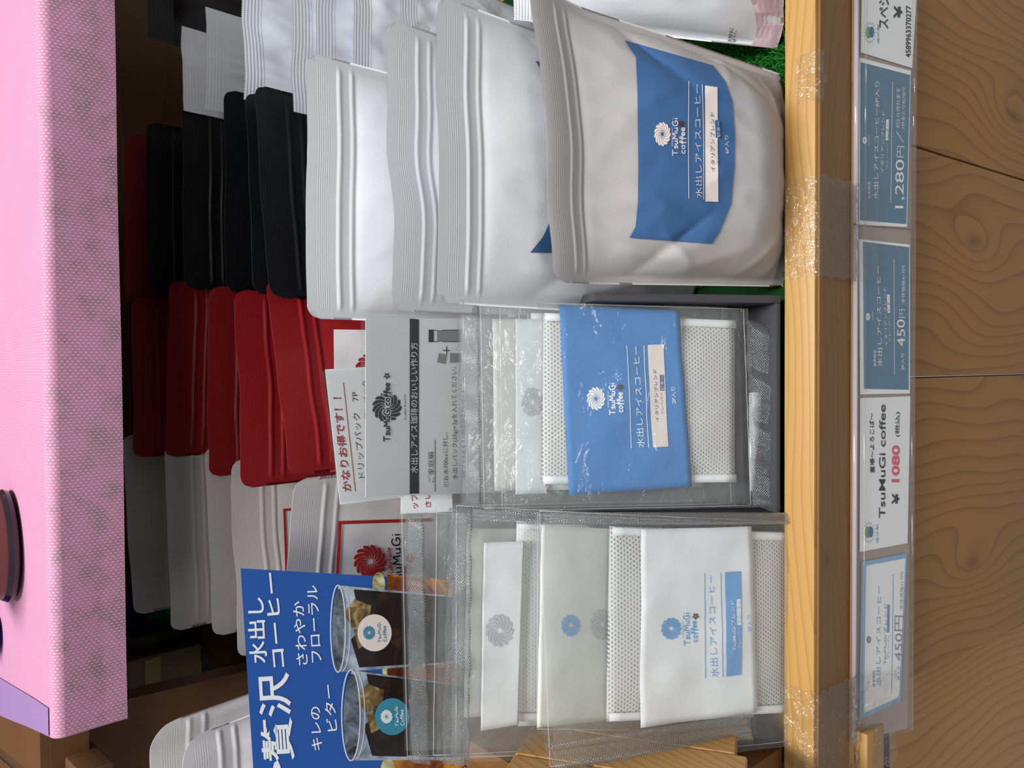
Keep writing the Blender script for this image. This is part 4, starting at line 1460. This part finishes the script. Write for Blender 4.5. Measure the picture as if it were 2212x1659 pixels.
# 1,280 card
q = [(1852, 485), (1854, 122), (1970, 152), (1962, 490)]
t, pp = rcard('price_card', 'blue-grey price card for the six-pack, under the blue-labelled pouch', q, M['white_ink'])
Ink(RF, 0.0001).grid([(1858, 476), (1859, 134), (1966, 162), (1958, 484)], 1, 1).build('blue_field', M['card_blue'], pp)
k = Ink(RF, 0.0003)
k.text('夏季限定', (1880, 430), (1880, 392), 6).text('水出しアイスコーヒー6P入り', (1896, 430), (1899, 176), 11, -0.004)
k.text('イタリアンブレンド', (1908, 374), (1911, 240), 7, -0.004).text('フレーバー', (1918, 364), (1919, 310), 5, -0.002)
k.stroke([(1924, 438), (1928, 176)], 1.0)
k.text('1,280', (1951, 450), (1953, 345), 26, 0.0).text('円', (1951, 340), (1952, 316), 18, -0.01).stroke([(1952, 307), (1936, 284)], 1.4)
k.text('約2.1L作れます', (1943, 276), (1944, 190), 9, -0.004).text('1杯あたり約70円', (1954, 277), (1956, 190), 8, -0.004)
k.swirl((1868, 303), 5, 8).text('TsuMuGi', (1878, 314), (1878, 292), 3).grid([(1913, 303), (1914, 258), (1920, 258), (1919, 303)], 1, 1)
k.build('lettering', M['white_ink'], pp)
Ink(RF, 0.0004).text('ビター', (1919, 298), (1919, 264), 6).build('lettering', M['card_blue'], pp)
# 450 blue card
q = [(1861, 852), (1858, 516), (1968, 528), (1968, 850)]
t, pp = rcard('price_card', 'blue-grey price card for the two-pack, under the black tray', q, M['white_ink'])
Ink(RF, 0.0001).grid([(1866, 840), (1864, 522), (1964, 534), (1963, 842)], 1, 1).build('blue_field', M['card_blue'], pp)
k = Ink(RF, 0.0003)
k.text('夏季限定', (1892, 792), (1892, 756), 6).text('水出しアイスコーヒー', (1905, 792), (1901, 574), 11, -0.004)
k.text('イタリアンブレンド', (1917, 748), (1914, 620), 7, -0.004).text('フレーバー', (1924, 738), (1923, 682), 5, -0.002)
k.stroke([(1932, 810), (1931, 560)], 1.0)
k.text('2P入り', (1953, 800), (1953, 764), 8).text('450', (1955, 748), (1954, 690), 24, 0).text('円', (1954, 686), (1953, 668), 14, -0.01).text('本体価格417円', (1954, 656), (1955, 574), 8, -0.004)
k.swirl((1875, 684), 5, 8).text('TsuMuGi', (1886, 692), (1886, 672), 3).grid([(1917, 676), (1916, 636), (1922, 636), (1923, 676)], 1, 1)
k.build('lettering', M['white_ink'], pp)
Ink(RF, 0.0004).text('ビター', (1922, 672), (1922, 640), 6).build('lettering', M['card_blue'], pp)


def sunlogo(c, pp):
    Ink(RF, 0.0003).disc((c[0] - 3, c[1]), 6, 13).build('logo_green', plain('logo_green', c8(120, 168, 84), 0.6), pp)
    Ink(RF, 0.0004).disc((c[0] + 4, c[1] - 1), 5, 12).build('logo_blue', plain('logo_blue', c8(62, 104, 170), 0.6), pp)
    k = Ink(RF, 0.0003)
    for i in range(16):
        a = 2 * PI * i / 16
        k.stroke([(c[0] + 11 * math.cos(a), c[1] + 18 * math.sin(a)), (c[0] + 14 * math.cos(a), c[1] + 23 * math.sin(a))], 1.0)
    k.text('道の駅', (c[0] + 20, c[1] + 24), (c[0] + 20, c[1] - 18), 5)
    k.build('logo_rays', plain('logo_rays', c8(96, 130, 176), 0.6), pp)


# 1080 card
q = [(1860, 1193), (1861, 860), (1969, 856), (1963, 1174)]
t, pp = rcard('price_card', 'white price card with a red 1080 between two price cards', q, M['paper'])
k = Ink(RF, 0.0003)
k.text('喜場〜よろこば〜', (1889, 1022), (1887, 892), 11, 0.014)
k.text('TsuMuGi coffee', (1912, 1119), (1913, 874), 19, 0.010)
k.text('¥', (1942, 1090), (1943, 1066), 21, 0.02).text('(税込)', (1942, 944), (1943, 890), 10, 0.01)
k.build('lettering', M['black_ink'], pp)
Ink(RF, 0.0003).text('1080', (1942, 1042), (1943, 962), 22, 0.03).build('lettering', M['pinkred_ink'], pp)
sunlogo((1877, 1150), pp)
# special card at the top right
q = [(1862, 112), (1866, -70), (1986, -70), (1973, 146)]
t, pp = rcard('price_card', 'white price card with a long black number at the right end of the rail', q, M['paper'])
k = Ink(RF, 0.0003)
k.text('スペシャル', (1918, 62), (1921, -60), 26, 0.014).text('¥', (1948, 40), (1949, 12), 24, 0.02).text('4589963370277', (1967, 124), (1968, 12), 15, 0.018)
k.build('lettering', M['black_ink'], pp)
sunlogo((1879, 70), pp)
# white 450 card at the left
q = [(1859, 1556), (1865, 1214), (1962, 1196), (1948, 1516)]
t, pp = rcard('price_card', 'white price card with a pale blue border at the left end of the rail', q, M['light_blue'])
Ink(RF, 0.0001).grid([(1866, 1540), (1871, 1222), (1956, 1206), (1942, 1506)], 1, 1).build('white_field', M['paper'], pp)
k = Ink(RF, 0.0003)
k.text('夏季限定', (1890, 1484), (1890, 1448), 6).text('水出しアイスコーヒー', (1901, 1482), (1903, 1266), 11, -0.004)
k.text('TsuMuGiブレンド', (1914, 1436), (1916, 1304), 7, 0.0).text('フレーバー', (1920, 1424), (1922, 1372), 5)
k.stroke([(1926, 1500), (1930, 1240)], 1.0)
k.text('2P入り', (1944, 1470), (1945, 1440), 8).swirl((1877, 1382), 5, 8).grid([(1916, 1366), (1917, 1306), (1922, 1306), (1921, 1366)], 1, 1)
k.build('lettering', plain('card_blue_ink', c8(112, 148, 184), 0.6), pp)
Ink(RF, 0.0003).text('450円', (1948, 1428), (1950, 1330), 22, 0.0).text('本体価格417円', (1950, 1318), (1952, 1236), 8, -0.004).build('lettering', M['mid_grey_ink'], pp)

# ------------------------------------------------------------------ clear tape over the lip


def lip_path(s):
    """point on the lip profile, s in metres from the inner top edge"""
    segs = [(Vector((0, 0.0004, 0.0006)), Vector((0, -0.0180, 0.0006))), (Vector((0, -0.0180, 0.0006)), Vector((0, -0.0204, -0.0015))), (Vector((0, -0.0204, -0.0015)), Vector((0, -0.0235, -0.042))),
            (Vector((0, -0.0235, -0.042)), RT - RD * 0.010 + RS.n * 0.0022), (RT - RD * 0.010 + RS.n * 0.0022, RT + RD * (RB + 0.002) + RS.n * 0.0024)]
    for a, b in segs:
        L = (b - a).length
        if s <= L:
            return a.lerp(b, s / L), Vector((0, -(b - a).z, (b - a).y)).normalized() * -1
        s -= L
    return b, RS.n


def tape(label, x0, x1, s0, s1, wr, seed, nu=40, nv=60, skew=0.0):
    v, f, uv = [], [], []
    for j in range(nv + 1):
        s = lerp(s0, s1, j / nv)
        for i in range(nu + 1):
            a = i / nu
            p, n = lip_path(max(0, s))
            n = Vector((0, -abs(n.y), abs(n.z))).normalized()
            x = lerp(x0, x1, a) + skew * (s - s0) + 0.0008 * math.sin(j * 0.7 + seed) * (1 if i in (0, nu) else 0)
            d = wr * max(0.0, noise.noise(Vector((x * 120, s * 120, seed))) + 0.25 * noise.noise(Vector((x * 420, s * 420, seed))))
            v.append(Vector((x, p.y, p.z)) + n * (0.0002 + d))
            uv.append((x, s))
    for j in range(nv):
        for i in range(nu):
            k = j * (nu + 1) + i
            f.append([k, k + nu + 1, k + nu + 2, k + 1])
    return build('clear_tape', v, f, M['tape'], None, uv=uv, label=label, cat='tape', group='clear tape on the wooden lip')


tx = lambda py, px=1730: atZ(px, py, 0.0).x
tape('wide clear tape over the lip where the two price rails meet', tx(600), tx(384), 0.001, 0.085, 0.0012, 2)
tape('crumpled clear tape on the lip near the right end', tx(226), tx(118), 0.008, 0.024, 0.0040, 5, 60, 40)
tape('shiny crumpled clear tape wrapped over the left end of the lip', tx(1700), tx(1486), 0.001, 0.100, 0.0034, 8, 90, 110)

# ------------------------------------------------------------------ upper shelf: pink cloth and what stands on it
YE = 0.247
cb_l, cb_r = atY(277, 1553, YE), atY(246, -60, YE)
ct_l, ct_r = atY(100, 1588, YE), atY(108, -60, YE)
XL, XR = cb_l.x, 0.56
zt = 0.3165
cl = thing('pink_cloth', 'stained pink non-woven cloth draped over the upper shelf', 'cloth', ((XL + XR) / 2, YE, zt))


def cloth_pt(x, s):
    """s < 0 on the top, s > 0 hanging"""
    zb = lerp(cb_l.z, cb_r.z, (x - cb_l.x) / (cb_r.x - cb_l.x))
    if s <= 0:
        r = 0.006
        y = YE + r - s
        return Vector((x, y, zt + 0.0008 * noise.noise(Vector((x * 14, s * 10, 1)))))
    r = 0.006
    arc = r * PI / 2
    if s < arc:
        a = s / r
        return Vector((x, YE + r - r * math.sin(a), zt - r + r * math.cos(a)))
    d = (s - arc)
    L = zt - r - zb
    return Vector((x, YE + 0.0025 * noise.noise(Vector((x * 9, 3.3, d * 6))) * min(1, d / 0.02), zt - r - min(d, L)))


def cloth_mesh(xa, xb, sa, sb, nx, ny, off=0.0):
    v, f, uv = [], [], []
    for j in range(ny + 1):
        s = lerp(sa, sb, j / ny)
        for i in range(nx + 1):
            x = lerp(xa(s) if callable(xa) else xa, xb(s) if callable(xb) else xb, i / nx)
            p = cloth_pt(x, s)
            v.append(p + Vector((0, 0, off)))
            uv.append((x, s))
    for j in range(ny):
        for i in range(nx):
            k = j * (nx + 1) + i
            f.append([k, k + 1, k + nx + 2, k + nx + 1])
    return v, f, uv


pe = atZ(4, 1547, zt)
xedge = lambda s: XL + (pe.x - XL) * (-s) / (pe.y - YE - 0.006)
v, f, uv = cloth_mesh(xedge, XR, -0.33, 0.0, 60, 40)
build('top_sheet', v, f, M['cloth'], cl, uv=uv)
v, f, uv = cloth_mesh(XL, XR, 0.0, 0.0094, 60, 8)
v2, f2, uv2 = cloth_mesh(XL, XR, 0.0094, 0.0094 + (zt - 0.006 - min(cb_l.z, cb_r.z)) + 0.0005, 80, 26)
n = len(v)
build('hanging_edge', v + v2, f + [[i + n for i in q] for q in f2], M['cloth'], cl, uv=uv + uv2)
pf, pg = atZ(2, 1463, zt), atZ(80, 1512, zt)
xlilac = lambda s: lerp(pg.x, pf.x, (YE + 0.006 - s - pg.y) / (pf.y - pg.y))
v, f, uv = cloth_mesh(lambda s: xedge(s) + 0.0004, xlilac, -0.33, 0.0, 10, 30, 0.0006)  # lilac strip laid over the left end of the cloth top
build('lilac_end', v, f, M['cloth_lilac'], cl, uv=uv, label='lilac strip on the left end of the cloth top')
# brown jar
jc = atZ(48, 1196, zt + 0.001)
rj = 0.034
jc = jc + Vector((0, rj * 0.98, 0))
jt = thing('brown_jar', 'round brown jar with a glossy dark foot ring on the pink cloth', 'jar', (jc.x, jc.y, zt + 0.001))


def lathe(c, prof, n=64):
    v, f = [], []
    for (r, z) in prof:
        for k in range(n):
            t = 2 * PI * k / n
            v.append(Vector((c.x + r * math.cos(t), c.y + r * math.sin(t), z)))
    for i in range(len(prof) - 1):
        for k in range(n):
            f.append([i * n + k, i * n + (k + 1) % n, (i + 1) * n + (k + 1) % n, (i + 1) * n + k])
    f.append(list(range(n))[::-1])
    f.append([(len(prof) - 1) * n + k for k in range(n)])
    return v, f


z0 = zt + 0.0012
build('foot_ring', *lathe(jc, [(rj - .003, z0), (rj, z0 + .0015), (rj + .001, z0 + .004), (rj - .0005, z0 + .0065)]), M['dark_glaze'], jt, autosharp=40)
build('body', *lathe(jc, [(rj - .0012, z0 + .0065), (rj - .001, z0 + .02), (rj - .001, z0 + .06), (rj - .006, z0 + .07), (rj - .008, z0 + .075)]), M['brown_glaze'], jt, autosharp=40)
build('lid', *lathe(jc, [(rj - .006, z0 + .075), (rj - .006, z0 + .083), (rj - .02, z0 + .088), (.004, z0 + .089)]), M['brown_glaze'], jt, autosharp=40)
# blue plastic piece at the edge of the cloth
bc = atZ(4, 1378, zt + 0.001)
b0 = thing('blue_toy', 'glossy blue plastic piece on the left end of the pink cloth', 'plastic piece', (bc.x, bc.y + 0.014, zt + 0.001))
cc = bc + Vector((0, 0.012, 0))
build('body', *lathe(cc, [(.009, z0), (.0125, z0 + .002), (.013, z0 + .012), (.011, z0 + .03), (.006, z0 + .036)], 32), M['blue_plastic'], b0)
build('knob', *lathe(cc, [(.004, z0 + .036), (.005, z0 + .040), (.003, z0 + .045)], 24), M['blue_plastic'], b0)
# neighbouring shelf end and acrylic tray at the upper left corner
Zs = 0.300
pts = [atZ(-60, 1530, Zs), atZ(105, 1596, Zs), atZ(172, 1668, Zs), atZ(172, 1800, Zs), atZ(-60, 1800, Zs)]
v, f = prism(pts, Vector((0, 0, -0.018)))
o = build('side_shelf_board', v, f, wood('side_shelf', 0, 1, c8(120, 84, 56), c8(82, 52, 30), ring=90), None, label='dark wooden shelf board at the upper left corner beside the cloth', cat='shelf board', origin=pts[1])
bevel(o, 0.0015, 2)
at_ = thing('acrylic_tray', 'clear acrylic tray on the dark board at the upper left corner', 'tray', tuple(atZ(60, 1640, Zs)))
A, B = atZ(-40, 1548, Zs + 0.001), atZ(128, 1664, Zs + 0.001)
d = (B - A).normalized()
nn = Vector((-d.y, d.x, 0))
if nn.x > 0:
    nn = -nn
v, f = framebox(A, d, nn, Vector((0, 0, 1)), 0, (B - A).length * 1.3, 0.0, 0.0025, 0.0, 0.016)
bevel(build('front_wall', v, f, M['acrylic'], at_), 0.0004, 1)
v, f = framebox(A, d, nn, Vector((0, 0, 1)), 0, (B - A).length * 1.3, 0.0025, 0.08, 0.0, 0.002)
build('base', v, f, M['acrylic'], at_, smooth=False)
